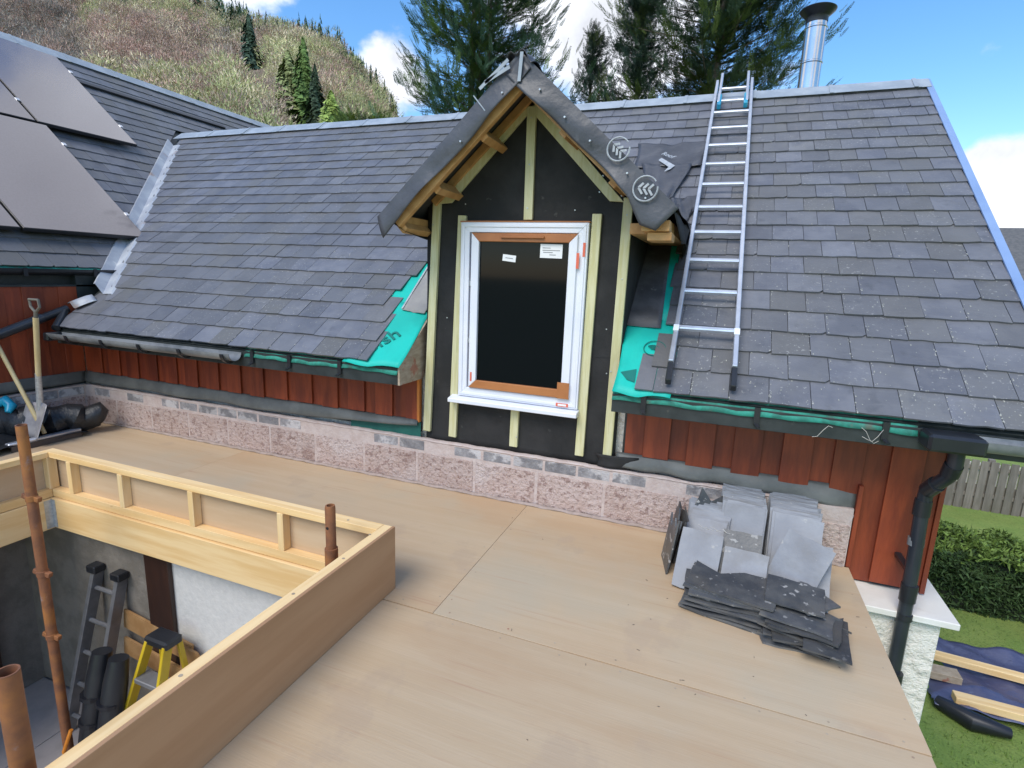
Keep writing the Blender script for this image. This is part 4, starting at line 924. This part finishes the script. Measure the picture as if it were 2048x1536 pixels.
for yy in (-1.70, -2.35, -3.0, -3.6):
    for xx in (ox0+.001, ox1-.047): MB().box((xx, yy, .081), (xx+.046, yy+.038, ZT-th-.001)).build('stud', m_pineZ, UF, bevel=.0015)
# trimmers below the upstand
MB().box((ox0, oy1-.066, -.172), (ox1-.052, oy1-.024, .026)).build('trimmer_joist', m_pineX, UF, bevel=.002)
MB().box((ox1-.050, oy0, -.172), (ox1-.008, oy1-.0, .028)).build('trimmer_joist', m_pineY, UF, bevel=.002)
MB().box((ox0+.012, oy0, -.172), (ox0+.054, oy1-.068, .026)).build('trimmer_joist', m_pineY, UF, bevel=.002)
hg = MB().box((ox0+.055, oy1-.0685, -.165), (ox0+.085, oy1-.0665, .018)); hg.box((ox0+.0545, oy1-.110, -.165), (ox0+.0565, oy1-.068, .018)); hg.build('joist_hanger', m_steel, UF)
for (x, y) in ((-1.372, -1.30), (-1.345, -1.52), (-1.350, -1.80), (-1.35, -2.25), (-1.55, -1.223)):
    MB().lathe((x, y, ZT+.0003), [(.0, .0006), (.0065, .0006), (.0065, 0)], 10).build('screw', m_oldwood, UF)

# ------------------------------------------------------------------ space below the opening
RZ0 = -1.5
m_dimwall = mat('shaded_room_render', (.17, .15, .125), (.23, .205, .175), rough=.95, scale=8, bump=.004, bscale=40)  # room's dimness painted in: darker copy of the wall for the left side
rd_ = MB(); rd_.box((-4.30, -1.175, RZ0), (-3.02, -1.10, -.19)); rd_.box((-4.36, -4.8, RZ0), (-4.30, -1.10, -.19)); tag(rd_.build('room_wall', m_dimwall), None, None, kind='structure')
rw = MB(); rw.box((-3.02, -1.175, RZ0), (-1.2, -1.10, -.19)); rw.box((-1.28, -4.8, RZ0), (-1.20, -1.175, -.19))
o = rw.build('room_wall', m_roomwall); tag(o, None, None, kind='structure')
fl = MB().box((-4.36, -4.9, RZ0-.06), (-1.2, -1.1, RZ0-.02)).build('room_floor', m_tile); tag(fl, None, None, kind='structure')
for i in range(5):
    for j in range(3): MB().box((-4.298+i*.62, -1.178-(j+1)*.9, RZ0-.019), (-4.298+i*.62+.614, -1.178-j*.9-.006, RZ0)).build('floor_board', m_tile, fl, bevel=.002)
MB().box((-4.36, -4.8, -.19), (-3.86, -1.10, -.175)).build('room_ceiling', m_pineX)['kind'] = 'structure'
d = thing('door', 'dark brown door standing at the left side below the roof opening', 'door', (-4.28, -1.9, RZ0))
MB().box((-4.298, -2.35, RZ0), (-4.262, -1.50, -.22)).build('door_leaf', m_door, d, bevel=.004); MB().box((-4.298, -1.495, RZ0), (-4.25, -1.42, -.22)).build('door_frame', m_door, d)
d = thing('door_post', 'dark brown upright post on the pale wall below the roof opening', 'post', (-3.07, -1.20, RZ0))
MB().box((-3.06, -1.205, RZ0), (-2.86, -1.176, -.20)).build('post', m_door, d, bevel=.003)
# stepladder
t = thing('stepladder', 'yellow stepladder with black cap leaning below the roof opening', 'stepladder', (-2.95, -1.4, RZ0))
def stepl():
    T0 = Vector((-2.77, -1.34, -.63))
    for sx, bx in ((-.070, -.21), (.070, .12)):
        MB().bar(T0+Vector((sx, -.02, 0)), (T0.x+bx, -1.62, RZ0), .020, .055, up=(0, 1, 0)).build('rail', m_yellow, t, bevel=.002)
        MB().bar(T0+Vector((sx, .05, 0)), (T0.x+bx*1.05, -1.22, RZ0), .018, .030, up=(0, 1, 0)).build('rear_leg', m_yellow, t, bevel=.002)
    MB().box((T0.x-.090, T0.y-.045, T0.z-.02), (T0.x+.090, T0.y+.065, T0.z+.035)).build('cap', m_blackpl, t, bevel=.012)
    for k in range(1, 5):
        f = k/4.6*.9; w0 = -.070-.135*f; w1 = .070+.045*f; yy = T0.y-.02-.28*f; z = T0.z-.98*f
        MB().box((T0.x+w0, yy-.04, z-.03), (T0.x+w1, yy+.05, z)).build('tread', m_aludull, t, bevel=.004)
    MB().box((T0.x+.075, T0.y-.075, T0.z-.28), (T0.x+.11, T0.y-.07, T0.z-.20)).build('safety_label', m_sticker, t)
stepl()
t = thing('stored_ladder', 'dull grey aluminium ladder leaning in the shade against the pale wall', 'ladder', (-3.6, -1.3, RZ0))
for s_, e in (((-3.50, -1.20, -.42), (-3.62, -1.42, RZ0)), ((-3.28, -1.20, -.42), (-3.38, -1.42, RZ0))): MB().bar(s_, e, .03, .07, up=(0, 1, 0)).build('rail', m_aludull, t, bevel=.003)
for k in range(5): 
    f = (k+.6)/5.2; MB().tube([(-3.50-.12*f, -1.20-.22*f, -.42-1.08*f), (-3.28-.10*f, -1.20-.22*f, -.42-1.08*f)], .014, 8).build('rung', m_aludull, t)
for x in (-3.50, -3.28): MB().box((x-.04, -1.25, -.44), (x+.04, -1.18, -.39)).build('end_cap', m_blackpl, t, bevel=.006)
def bag(x, lab):
    t = thing('tool_bag', lab, 'tool bag', (x, -1.4, RZ0), 'black bags beside the stepladder')
    MB().tube([(x-.02, -1.62, RZ0+.02), (x-.01, -1.57, RZ0+.3), (x, -1.50, RZ0+.66), (x+.005, -1.47, RZ0+.80)], [.052, .064, .062, .050], 12).build('sleeve', m_blackpl, t, smooth=True)
    MB().tube([(x-.02, -1.685, RZ0+.20), (x-.03, -1.70, RZ0+.32), (x-.005, -1.665, RZ0+.44)], .010, 8).build('strap', m_orange, t, smooth=True)
    for z in (.25, .4, .55): MB().tube([(x-.01, -1.575+.16*(z-.3), RZ0+z), (x-.008, -1.572+.16*(z-.3), RZ0+z+.02)], .066, 12).build('band', m_cowl, t)
bag(-3.09, 'black padded bag with orange strap, left one beside the stepladder'); bag(-2.95, 'black padded bag with orange strap, right one beside the stepladder')
for i, (a, b_, c, lab) in enumerate((((-3.30, -.72), (-2.72, -.80), .13, 'upper horizontal brown timber board stored behind the yellow stepladder'), ((-3.30, -.90), (-2.72, -.98), .12, 'lower horizontal brown timber board stored behind the yellow stepladder'))):
    o = MB().bar((a[0], -1.20-.016*i, a[1]), (b_[0], -1.20-.016*i, b_[1]), .014, c).build('timber_board', m_osb); tag(o, lab, 'board')
o = MB().prism([(-2.80, -1.225, -1.49), (-2.80, -1.225, -.74), (-2.66, -1.225, -.76), (-2.52, -1.225, -.95), (-2.52, -1.225, -1.49)], (0, .015, 0)).build('chipboard_sheet', m_osb); tag(o, 'brown chipboard sheet with cut corner right of the stepladder', 'board')

# ------------------------------------------------------------------ scaffold tubes
def scaf(name, lab, x, y, z0, z1, r, rings, spig=None):
    t = thing(name, lab, 'scaffold pole', (x, y, z0), 'rusty scaffold poles in the roof opening')
    top = z1 if spig is None else spig
    MB().tube([(x, y, z0), (x, y, top)], r, 18, caps=spig is not None).build('tube', m_rust, t, smooth=True)
    if spig: 
        MB().lathe((x, y, 0), [(r*.78, top-.01), (r*.78, z1-.012), (r*.70, z1), (r*.5, z1), (r*.5, z1-.05)], 18).build('spigot', m_rust, t, smooth=True)
        MB().tube([(x, y-r*.80, z1-.10), (x, y-r*.60, z1-.10)], .007, 8).build('pin_hole', m_cowl, t)
    else: MB().lathe((x, y, z1), [(r, 0), (r, .004), (r*.84, .004), (r*.84, -.06)], 18).build('rim', m_rust, t, smooth=True)
    for z in rings:
        b = MB()
        for k in range(2):
            a = k*pi+.2; p = Vector((x+cos(a)*r*.8, y+sin(a)*r*.8, z)); q = Vector((x+cos(a)*(r+.026), y+sin(a)*(r+.026), z+(.012 if k else -.008))); b.bar(p, q, .024, .026)
        b.tube([(x, y, z-.016), (x, y, z+.016)], r+.004, 16); b.build('coupler', m_rust, t, bevel=.002)
scaf('scaffold_pole', 'long rusty scaffold pole at the left side of the opening', -3.235, -1.62, RZ0, .655, .0241, (.265, -.165, -.545), None)
scaf('scaffold_pole', 'short rusty scaffold pole end with spigot inside the near right corner of the upstand', -1.506, -1.40, RZ0, .474, .029, (-.9,), .27)
scaf('scaffold_pole', 'thick looking rusty scaffold pole closest to the viewer at the bottom left', -1.455, -2.585, RZ0, .548, .0241, (-.5,), None)

# ------------------------------------------------------------------ roof ladder
L = thing('roof_ladder', 'aluminium ladder lying up the slates from eaves to ridge', 'ladder', R(0, .05))
def rladder():
    n0, n1 = .045, .105; 
    xl = lambda s: -.212-.0108*s; xr = lambda s: .112-.0108*s
    for f, sg in ((xl, -1), (xr, 1)):
        a, b_ = R(f(.16), .16, .075), R(f(4.27), 4.27, .075); MB().bar(a, b_, .026, .062, up=R(0, 0, 1)-R(0, 0)).build('rail', m_alu, L, bevel=.003)
        MB().bar(R(f(.035), .035, .062), R(f(.165), .165, .072), .030, .045, up=R(0, 0, 1)-R(0, 0)).build('foot', m_blackpl, L, bevel=.004)
        c = R(f(.44), .44, .085); MB().bar(R(f(.40), .40, .109), R(f(.45), .45, .109), .030, .006, up=R(0, 0, 1)-R(0, 0)).build('joint_plate', m_white, L)
    for s in (.455, .80, 1.13, 1.465, 1.80, 2.14, 2.475, 2.815, 3.16, 3.50):
        MB().bar(R(xl(s), s, .082), R(xr(s), s, .082), .030, .030, up=R(0, 0, 1)-R(0, 0)).build('rung', m_alu, L, bevel=.006)
    il, ir = (lambda s: xl(s)+.040), (lambda s: xr(s)-.038)
    for f in (il, ir):
        MB().bar(R(f(3.62), 3.62, .115), R(f(4.36), 4.36, .115), .024, .05, up=R(0, 0, 1)-R(0, 0)).build('inner_rail', m_alu, L, bevel=.003)
        MB().bar(R(f(3.56)+(.008 if f is il else -.008), 3.56, .112), R(f(3.80)+(.008 if f is il else -.008), 3.80, .112), .034, .055, up=R(0, 0, 1)-R(0, 0)).build('guide_bracket', m_cyan, L, bevel=.008)
    for s in (3.68, 3.98): MB().bar(R(il(s), s, .115), R(ir(s), s, .115), .028, .028, up=R(0, 0, 1)-R(0, 0)).build('rung', m_alu, L, bevel=.006)
rladder()

# ------------------------------------------------------------------ slates stacked on the deck
def slate_piece(w, l, t, chip=0, seed=0):
    r_ = random.Random(seed); pts = []
    def edge(a, b_, n, j):
        j *= (1+1.6*chip)
        for i in range(n): f = i/n; pts.append((a[0]+(b_[0]-a[0])*f+r_.uniform(-j, j), a[1]+(b_[1]-a[1])*f+r_.uniform(-j, j)))
    edge((-w/2, -l/2), (w/2, -l/2), 4, .003); edge((w/2, -l/2), (w/2, l/2), 5, .002); edge((w/2, l/2), (-w/2, l/2), 4, .004+chip*.012); edge((-w/2, l/2), (-w/2, -l/2), 5, .002)
    if chip: pts[-6] = (pts[-6][0]+chip*.03, pts[-6][1]-chip*.02)
    b = MB(); n = len(pts)
    b.add([(x, y, t/2+r_.uniform(-.0008, .0008)) for x, y in pts]+[(x*1.004, y*1.004, -t/2) for x, y in pts], [tuple(range(n)), tuple(range(n, 2*n))[::-1]]+[(i, n+i, n+(i+1) % n, (i+1) % n) for i in range(n)])
    for hx in (-w*.32, w*.30): b.lathe((hx, l*.10, t/2+.0006), [(0, 0), (.004, 0), (.0042, -.002)], 8)
    return b
variants = {}
def place_slate(label, X, Y, Z, O, w, l, t, m_, group, seed, chip=0):
    key = (round(w, 3), round(l, 3), t, m_.name, seed % 5, chip)
    if key not in variants: variants[key] = slate_piece(w, l, t, chip, seed % 5).mesh('loose_slate', m_)
    X, Y, Z = Vector(X).normalized(), Vector(Y).normalized(), Vector(Z).normalized(); M_ = Matrix((X, Y, Z)).transposed().to_4x4(); M_.translation = Vector(O)
    o = put('loose_slate', variants[key], None, M_); tag(o, label, 'slate', group); return o
def frame(yawd, tilt):      # slate plane leaning back; yaw about z, tilt from vertical
    a = radians(yawd); t = radians(tilt); Xd = Vector((cos(a), sin(a), 0)); back = Vector((-sin(a), cos(a), 0)); Yd = back*sin(t)+Vector((0, 0, 1))*cos(t); Zd = Xd.cross(Yd); return Xd, Yd, Zd
gL = 'slates stacked on the deck'
ORD = 'first second third fourth fifth sixth seventh eighth ninth tenth eleventh twelfth thirteenth fourteenth fifteenth sixteenth seventeenth eighteenth nineteenth twentieth twenty-first twenty-second twenty-third twenty-fourth twenty-fifth twenty-sixth'.split()
def leaning(cx, y_back, y_front, n, w, l, yawd, lab_top, lab_in, z0=.0, tilt=26, msl=None, jx=.012, dx=0, extra=True):
    for i in range(n):
        f = i/max(n-1, 1); tl = tilt+f*20; X, Y, Z = frame(yawd+random.uniform(-2, 2), tl); t = .0065
        ybase = y_back+(y_front-y_back)*f; O = Vector((cx+dx*f+random.uniform(-jx, jx), ybase, 0)) + Y*(l/2) + Vector((0, 0, z0+.004))
        place_slate(lab_top if i == n-1 else lab_in % ORD[n-2-i], X, Y, Z, O, w+random.uniform(-.006, .006)*0, l*(1.0), t, msl or m_slate_bright, None if i == n-1 else gL, i)
    return
# back stacks against the wall
leaning(.235, -.050, -.345, 26, .200, .36, -4, 'topmost dusty slate of the middle stack leaning on the block wall', '%s dusty slate behind the front one in the middle stack leaning on the wall', tilt=10)
leaning(.490, -.050, -.37, 27, .225, .36, -4, 'topmost dusty slate of the right stack leaning on the block wall', '%s dusty slate behind the front one in the right stack leaning on the wall', tilt=12)
leaning(.06, -.20, -.44, 10, .200, .30, -6, 'topmost dusty slate of the left stack with fibre strands caught on it', '%s dusty slate behind the front one in the left stack by the wall', tilt=20)
# slates leaning in front
X, Y, Z = frame(-8, 38); place_slate('broad pale slate leaning at the left front of the stacks', X, Y, Z, (.035, -.535, .130), .200, .30, .007, m_slate_bright, None, 2)
X, Y, Z = frame(-6, 40); place_slate('small pale slate with nail hole leaning at the centre front of the stacks', X, Y, Z, (.250, -.545, .110), .200, .24, .007, m_slate_bright, None, 1)
X, Y, Z = frame(-4, 34); place_slate('dull grey slate standing behind the small pale slate at the centre', X, Y, Z, (.230, -.48, .150), .180, .28, .007, m_slate_dark, None, 3)
X, Y, Z = frame(-16, 30); Y2 = Y; a_ = radians(-14); X3 = X*cos(a_)+Y*sin(a_); Y3 = Y*cos(a_)-X*sin(a_)
place_slate('large pale slate standing tilted at the right front of the stacks', X3, Y3, Z, (.475, -.510, .170), .215, .33, .007, m_slate_bright, None, 4, 0)
X, Y, Z = frame(-6, 42); place_slate('pale slate at the right behind the tilted large slate', X, Y, Z, (.53, -.47, .14), .20, .31, .007, m_slate_bright, None, 0)
# twisted dark slates at the far left of the stacks
for i, (yw, tl, cx, cy, lab) in enumerate(((40, 14, -.03, -.20, 'dark grey slate standing askew against the wall at the left of the stacks'), (75, 12, -.085, -.27, 'thin dark slate on edge, rear one at the far left of the stacks'), (80, 10, -.10, -.33, 'thin dark slate on edge, middle one at the far left of the stacks'), (78, 8, -.115, -.39, 'thin dark slate on edge, front one at the far left of the stacks'))):
    X, Y, Z = frame(yw-20 if i == 0 else -yw, tl); a_ = radians(-22 if i == 0 else 6); X3 = X*cos(a_)+Y*sin(a_); Y3 = Y*cos(a_)-X*sin(a_)
    place_slate(lab, X3, Y3, Z, (cx+(.10 if i == 0 else 0), cy+(.06 if i == 0 else 0), .19 if i == 0 else .155-.012*i), .20, .30 if i == 0 else .29, .008, m_slate_dark, None, i, 1)
# flat dark pile in front, left part
z = .005
for i in range(11):
    yw = radians(random.uniform(-9, 8)-4); X = Vector((cos(yw), sin(yw), random.uniform(-.03, .03))); Zv = Vector((random.uniform(-.03, .03), random.uniform(-.05, .0)-.02, 1)).normalized(); Y = Zv.cross(X).normalized(); X = Y.cross(Zv)
    lab = 'long dark brownish slate on top of the left flat pile' if i == 10 else ORD[9-i] + ' dark slate below the top one of the left flat pile'
    place_slate(lab, X, Y, Zv, (.190+random.uniform(-.022, .022), -.695+random.uniform(-.014, .014)-.002*(10-i), z), .375, .215, .0095, m_slate_dark, None if i == 10 else gL, i, 1); z += .0122
z = .005
for i in range(10):
    yw = radians(random.uniform(-16, 12)-6); X = Vector((cos(yw), sin(yw), 0)); Zv = Vector((random.uniform(-.02, .02), random.uniform(-.03, .02), 1)).normalized(); Y = Zv.cross(X).normalized(); X = Y.cross(Zv)
    cx, cy, w_, l_ = (.475+random.uniform(-.03, .02), -.800+random.uniform(-.03, .025), .27, .20)
    place_slate(ORD[9-i] + ' dark slate from the top of the right flat pile at the front', X, Y, Zv, (cx, cy, z), w_, l_, .009, m_slate_dark, gL, i, 1); z += .0108
yw = radians(-8); X = Vector((cos(yw), sin(yw), .02)); Zv = Vector((0, -.12, 1)).normalized(); Y = Zv.cross(X).normalized()
place_slate('blue black slate with lichen specks on top of the right flat pile', Y.cross(Zv), Y, Zv, (.455, -.690, .142), .235, .20, .008, m_slate_dark, None, 2)
yw = radians(40); X = Vector((cos(yw), sin(yw), .0)); Zv = Vector((0, -.05, 1)).normalized(); Y = Zv.cross(X).normalized()
place_slate('dark slate corner poking out behind the lichen specked slate', Y.cross(Zv), Y, Zv, (.505, -.665, .128), .18, .20, .007, m_slate_dark, None, 3)
yw = radians(-7); X = Vector((cos(yw), sin(yw), .0)); Zv = Vector((.02, -.03, 1)).normalized(); Y = Zv.cross(X).normalized()
place_slate('long dark slate turned to the right at the base of the right pile', Y.cross(Zv), Y, Zv, (.565, -.835, .070), .17, .29, .007, m_slate_dark, None, 4)
for i, (x, y) in enumerate(((.15, -1.02), (.03, -.46))):
    pass
t = MB()
for i in range(7): a0 = i*.9; t.tube([(.02+.02*i, -.405-.01*sin(i), .255+.01*cos(i*2)), (.04+.02*i, -.42, .262+.012*sin(i*3)), (.055+.02*i, -.415, .25)], .0012, 5)
tag(t.build('fibre_strands', m_rope), 'pale fibre strands caught on the left leaning slates', 'fibres')

# ------------------------------------------------------------------ things in the far left corner of the deck
def roll():
    b = MB(); pts = []; rs = []
    for i in range(22):
        f = i/21; pts.append((-4.98-.50*f*1.0-.012*sin(i*2.2), -.14-.75*f, .135+.02*sin(i*1.3)+.02*f)); rs.append((.10+.035*sin(f*pi))*(.92+.09*sin(i*1.7))*(.55 if i in (0,) else 1))
    b.tube(pts, rs, 18); o = b.build('membrane_roll', mat("black_roll", (.016, .017, .018), (.03, .031, .032), rough=.42, scale=4, bump=.03, bscale=5), smooth=True); tag(o, 'crumpled roll of black membrane lying in the corner of the deck', 'membrane roll')
    f = lambda u, v: Vector((-5.42+.46*u+.03*sin(v*7), -1.35+1.15*v-.12*u, .012+.045*abs(sin(u*5+v*6))*(.4+.6*sin(v*9)**2)+.05*(1-u)))
    o = sheet(f, 20, 34).build('black_sheeting', bpy.data.materials['black_roll'], smooth=True); tag(o, 'loose black plastic sheeting spread in front of the roll', 'plastic sheet'); thicken(o, .002)
    MB_ = MB(); MB_.tube([(-5.40, -.72, .30), (-5.36, -.66, .33), (-5.30, -.66, .29), (-5.27, -.70, .25)], [.03, .045, .04, .02], 10)
    tag(MB_.build('blue_bag', m_cyan, smooth=True), 'crumpled bright blue plastic bag on the black roll at the left edge', 'bag')
roll()
def shovel():
    t = thing('shovel', 'upright shovel with wooden shaft and D handle propped in the corner', 'shovel', (-5.07, -.55, 0))
    a, b_ = Vector((-5.035, -.58, .56)), Vector((-4.93, -.60, 1.03))
    MB().tube([a, b_], .019, 14).build('shaft', mat("ash_shaft", (.55, .42, .20), (.62, .50, .27), rough=.5, scale=5, stretch=(3, 3, .4)), t, smooth=True)
    MB().tube([Vector((-5.09, -.57, .26)), a+Vector((0, 0, .02))], [.024, .021], 14).build('socket', m_steel, t, smooth=True)
    k = MB(); c = b_; k.tube([c, c+Vector((.01, 0, .05))], .014, 10); k.tube([c+Vector((.01, 0, .04)), c+Vector((-.045, 0, .085)), c+Vector((-.052, 0, .14)), c+Vector((.06, 0, .14)), c+Vector((.065, 0, .085)), c+Vector((.01, 0, .04))], .010, 8); k.build('handle', mat("shovel_handle", (.16, .15, .12), rough=.6), t, smooth=True)
    f = lambda u, v: Vector((-5.20+.26*u, -.60-.10*v-.035*sin(u*pi)*-1, .33-.27*v)); o = sheet(f, 8, 8).build('blade', mat("worn_blade", (.30, .29, .31), (.45, .43, .42), rough=.45, metal=.3, scale=14), t, smooth=True); thicken(o, .003)
shovel()
def broom():
    t = thing('floor_squeegee', 'long handled squeegee with metal bar leaning over the black sheeting', 'squeegee', (-5.05, -.65, 0))
    MB().tube([(-5.52, -.64, .96), (-5.02, -.60, .085)], .016, 12).build('shaft', bpy.data.materials['ash_shaft'], t, smooth=True)
    MB().bar((-5.02, -.86, .055), (-5.02, -.34, .055), .055, .028).build('bar', m_alu, t, bevel=.008); MB().bar((-4.985, -.85, .025), (-4.985, -.35, .025), .012, .045).build('rubber_blade', mat("brown_rubber", (.10, .075, .06), rough=.6), t)
broom()

# ------------------------------------------------------------------ garden
def tarp():
    def f(u, v):
        x0 = 2.36+.16*v; x = x0+(3.4)*u; y = 2.52+1.35*v - .10*u + .06*sin(u*7)*(1-v)
        z = GZ+.03+.022*sin(x*6+y*3)*sin(y*7)+.05*(1-abs(sin((x*.6-y)*3.1+sin(x*3))))**4+.03*(1-abs(sin((x+y*1.4)*2.3)))**5+.015*sin(x*17+y*5)
        if v < .06: z += .05
        return Vector((x, y, z))
    o = sheet(f, 60, 34).build('tarpaulin', m_tarp, smooth=True); tag(o, 'dark blue tarpaulin spread on the lawn and weighted with timbers', 'tarpaulin'); thicken(o, .003)
tarp()
o = MB().bar((2.46, 3.35, GZ+.115), (4.9, 3.16, GZ+.115), .10, .07).build('timber_plank', m_pineX, bevel=.004); tag(o, 'long pale plank lying across the middle of the blue tarpaulin', 'plank')
o = MB().bar((2.55, 2.66, GZ+.12), (5.0, 2.60, GZ+.12), .12, .075).build('timber_plank', m_pineX, bevel=.004); tag(o, 'long pale plank weighting the edge of the tarpaulin nearest the deck', 'plank')
o = MB().box((2.44, 2.95, GZ+.07), (2.72, 3.11, GZ+.15)).build('timber_offcut', m_oldwood, bevel=.004); tag(o, 'short brown timber offcut lying on the blue tarpaulin', 'offcut')
o = MB().tube([(2.40, 2.60, GZ+.07), (2.62, 2.42, GZ+.08), (2.9, 2.40, GZ+.07)], [.06, .09, .05], 12).build('rubble_bag', m_cowl, smooth=True); tag(o, 'black bundled plastic at the corner of the tarpaulin', 'bag')
def hedge():
    x0, x1, y0, y1, zt = 1.55, 8.2, 4.60, 5.60, -1.70
    t = thing('hedge', 'clipped dark green conifer hedge between lawn and fence', 'hedge', ((x0+x1)/2, y0, GZ))
    MB().box((x0+.12, y0+.12, GZ), (x1-.12, y1-.12, zt-.12)).build('hedge_core', m_hedgecore, t)
    V = []; C = []
    n = 42000; face = rng.random(n); x = x0+(x1-x0)*rng.random(n); y = np.where(face < .62, y0+.10*rng.random(n), y0+(y1-y0)*rng.random(n)); z = np.where(face < .62, GZ+(zt-GZ)*rng.random(n), zt-.10*rng.random(n))
    bulge = .07*np.sin(x*3.1)+.05*np.sin(x*7.3+z*5)+.05*np.sin(z*9+x*2); y = np.where(face < .62, y-bulge, y); z = np.where(face >= .62, z+.05*np.sin(x*4)+.04*np.sin(x*9+y*3), z)
    p = np.stack([x, y, z], 1); d = rng.normal(size=(n, 3)); d[:, 1] -= .7; d[:, 2] += .35; d /= np.linalg.norm(d, axis=1)[:, None]; s = np.cross(d, rng.normal(size=(n, 3))); s /= np.linalg.norm(s, axis=1)[:, None]
    L_ = (.05+.05*rng.random(n))[:, None]; tri = np.stack([p-s*.016, p+s*.016, p+d*L_], 1)
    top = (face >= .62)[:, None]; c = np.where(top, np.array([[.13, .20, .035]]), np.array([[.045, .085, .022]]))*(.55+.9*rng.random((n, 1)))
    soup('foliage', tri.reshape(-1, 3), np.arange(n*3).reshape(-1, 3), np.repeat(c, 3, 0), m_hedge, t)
hedge()
def fence():
    t = thing('fence', 'weathered grey vertical board fence behind the hedge', 'fence', (6, 8.8, GZ))
    x = 2.2; k = 0; yf = 8.85; tot = 0
    while x < 11:
        w = .114+random.random()*.006; top = -1.545+random.uniform(-.02, .01); MB().box((x, yf, GZ-.05), (x+w, yf+.02, top)).build('board', m_fence, t); x += .148; k += 1
    x = 2.274
    while x < 11:
        MB().box((x-.02, yf+.045, GZ-.05), (x+.09, yf+.062, -2.02)).build('board', m_fence, t); MB().box((x-.02, yf+.066, -2.02), (x+.09, yf+.080, -1.60)).build('board', m_coping, t, label='pale back board showing between the grey boards'); x += .148
    for z in (-1.72, -2.25): MB().box((2.2, yf+.021, z), (11, yf+.044, z+.07)).build('rail', m_fence, t)
    for x in (3.1, 5.0, 6.9, 8.8): MB().box((x, yf+.063, GZ), (x+.09, yf+.15, -1.52)).build('post', m_fence, t)
fence()
def grass():
    n = 26000; x = 1.3+7*rng.random(n); y = -2+8.6*rng.random(n); ok = ~((x > 2.3) & (x < 6) & (y > 2.45) & (y < 3.9)); x, y = x[ok], y[ok]; n = len(x)
    p = np.stack([x, y, np.full(n, GZ-.01)], 1); a = rng.random(n)*6.28; s = np.stack([np.cos(a), np.sin(a), 0*a], 1)*.006; d = np.stack([(rng.random(n)-.5)*.05, (rng.random(n)-.5)*.05, .03+.04*rng.random(n)], 1)
    tri = np.stack([p-s, p+s, p+d], 1); c = np.array([[.17, .26, .05]])*(.6+.8*rng.random((n, 1))); o = soup('grass', tri.reshape(-1, 3), np.arange(n*3).reshape(-1, 3), np.repeat(c, 3, 0), m_hedge); tag(o, 'short lawn grass around the tarpaulin', 'grass', kind='stuff')
grass()
def neighbour():
    t = thing('neighbour_house', 'white neighbouring house with grey roof beyond the right verge', 'house', (12, 24, GZ))
    MB().box((8.6, 22.6, GZ), (18, 29, 1.95)).build('wall', m_render, t)
    MB().prism([(8.0, 22.0, 1.80), (18.5, 22.0, 1.80), (18.5, 22.0, 1.98), (8.0, 22.0, 1.98)], (0, .6, 0)).build('eaves', m_white, t)
    MB().prism([(8.0, 22.0, 1.98), (8.0, 25.8, 4.2), (8.0, 29.6, 1.98)], (10.6, 0, 0)).build('roof', m_houseroof, t)
    for x in (10.5, 13.2): MB().box((x, 22.55, -.6), (x+1.1, 22.59, .7)).build('window', m_blackpl, t)
neighbour()
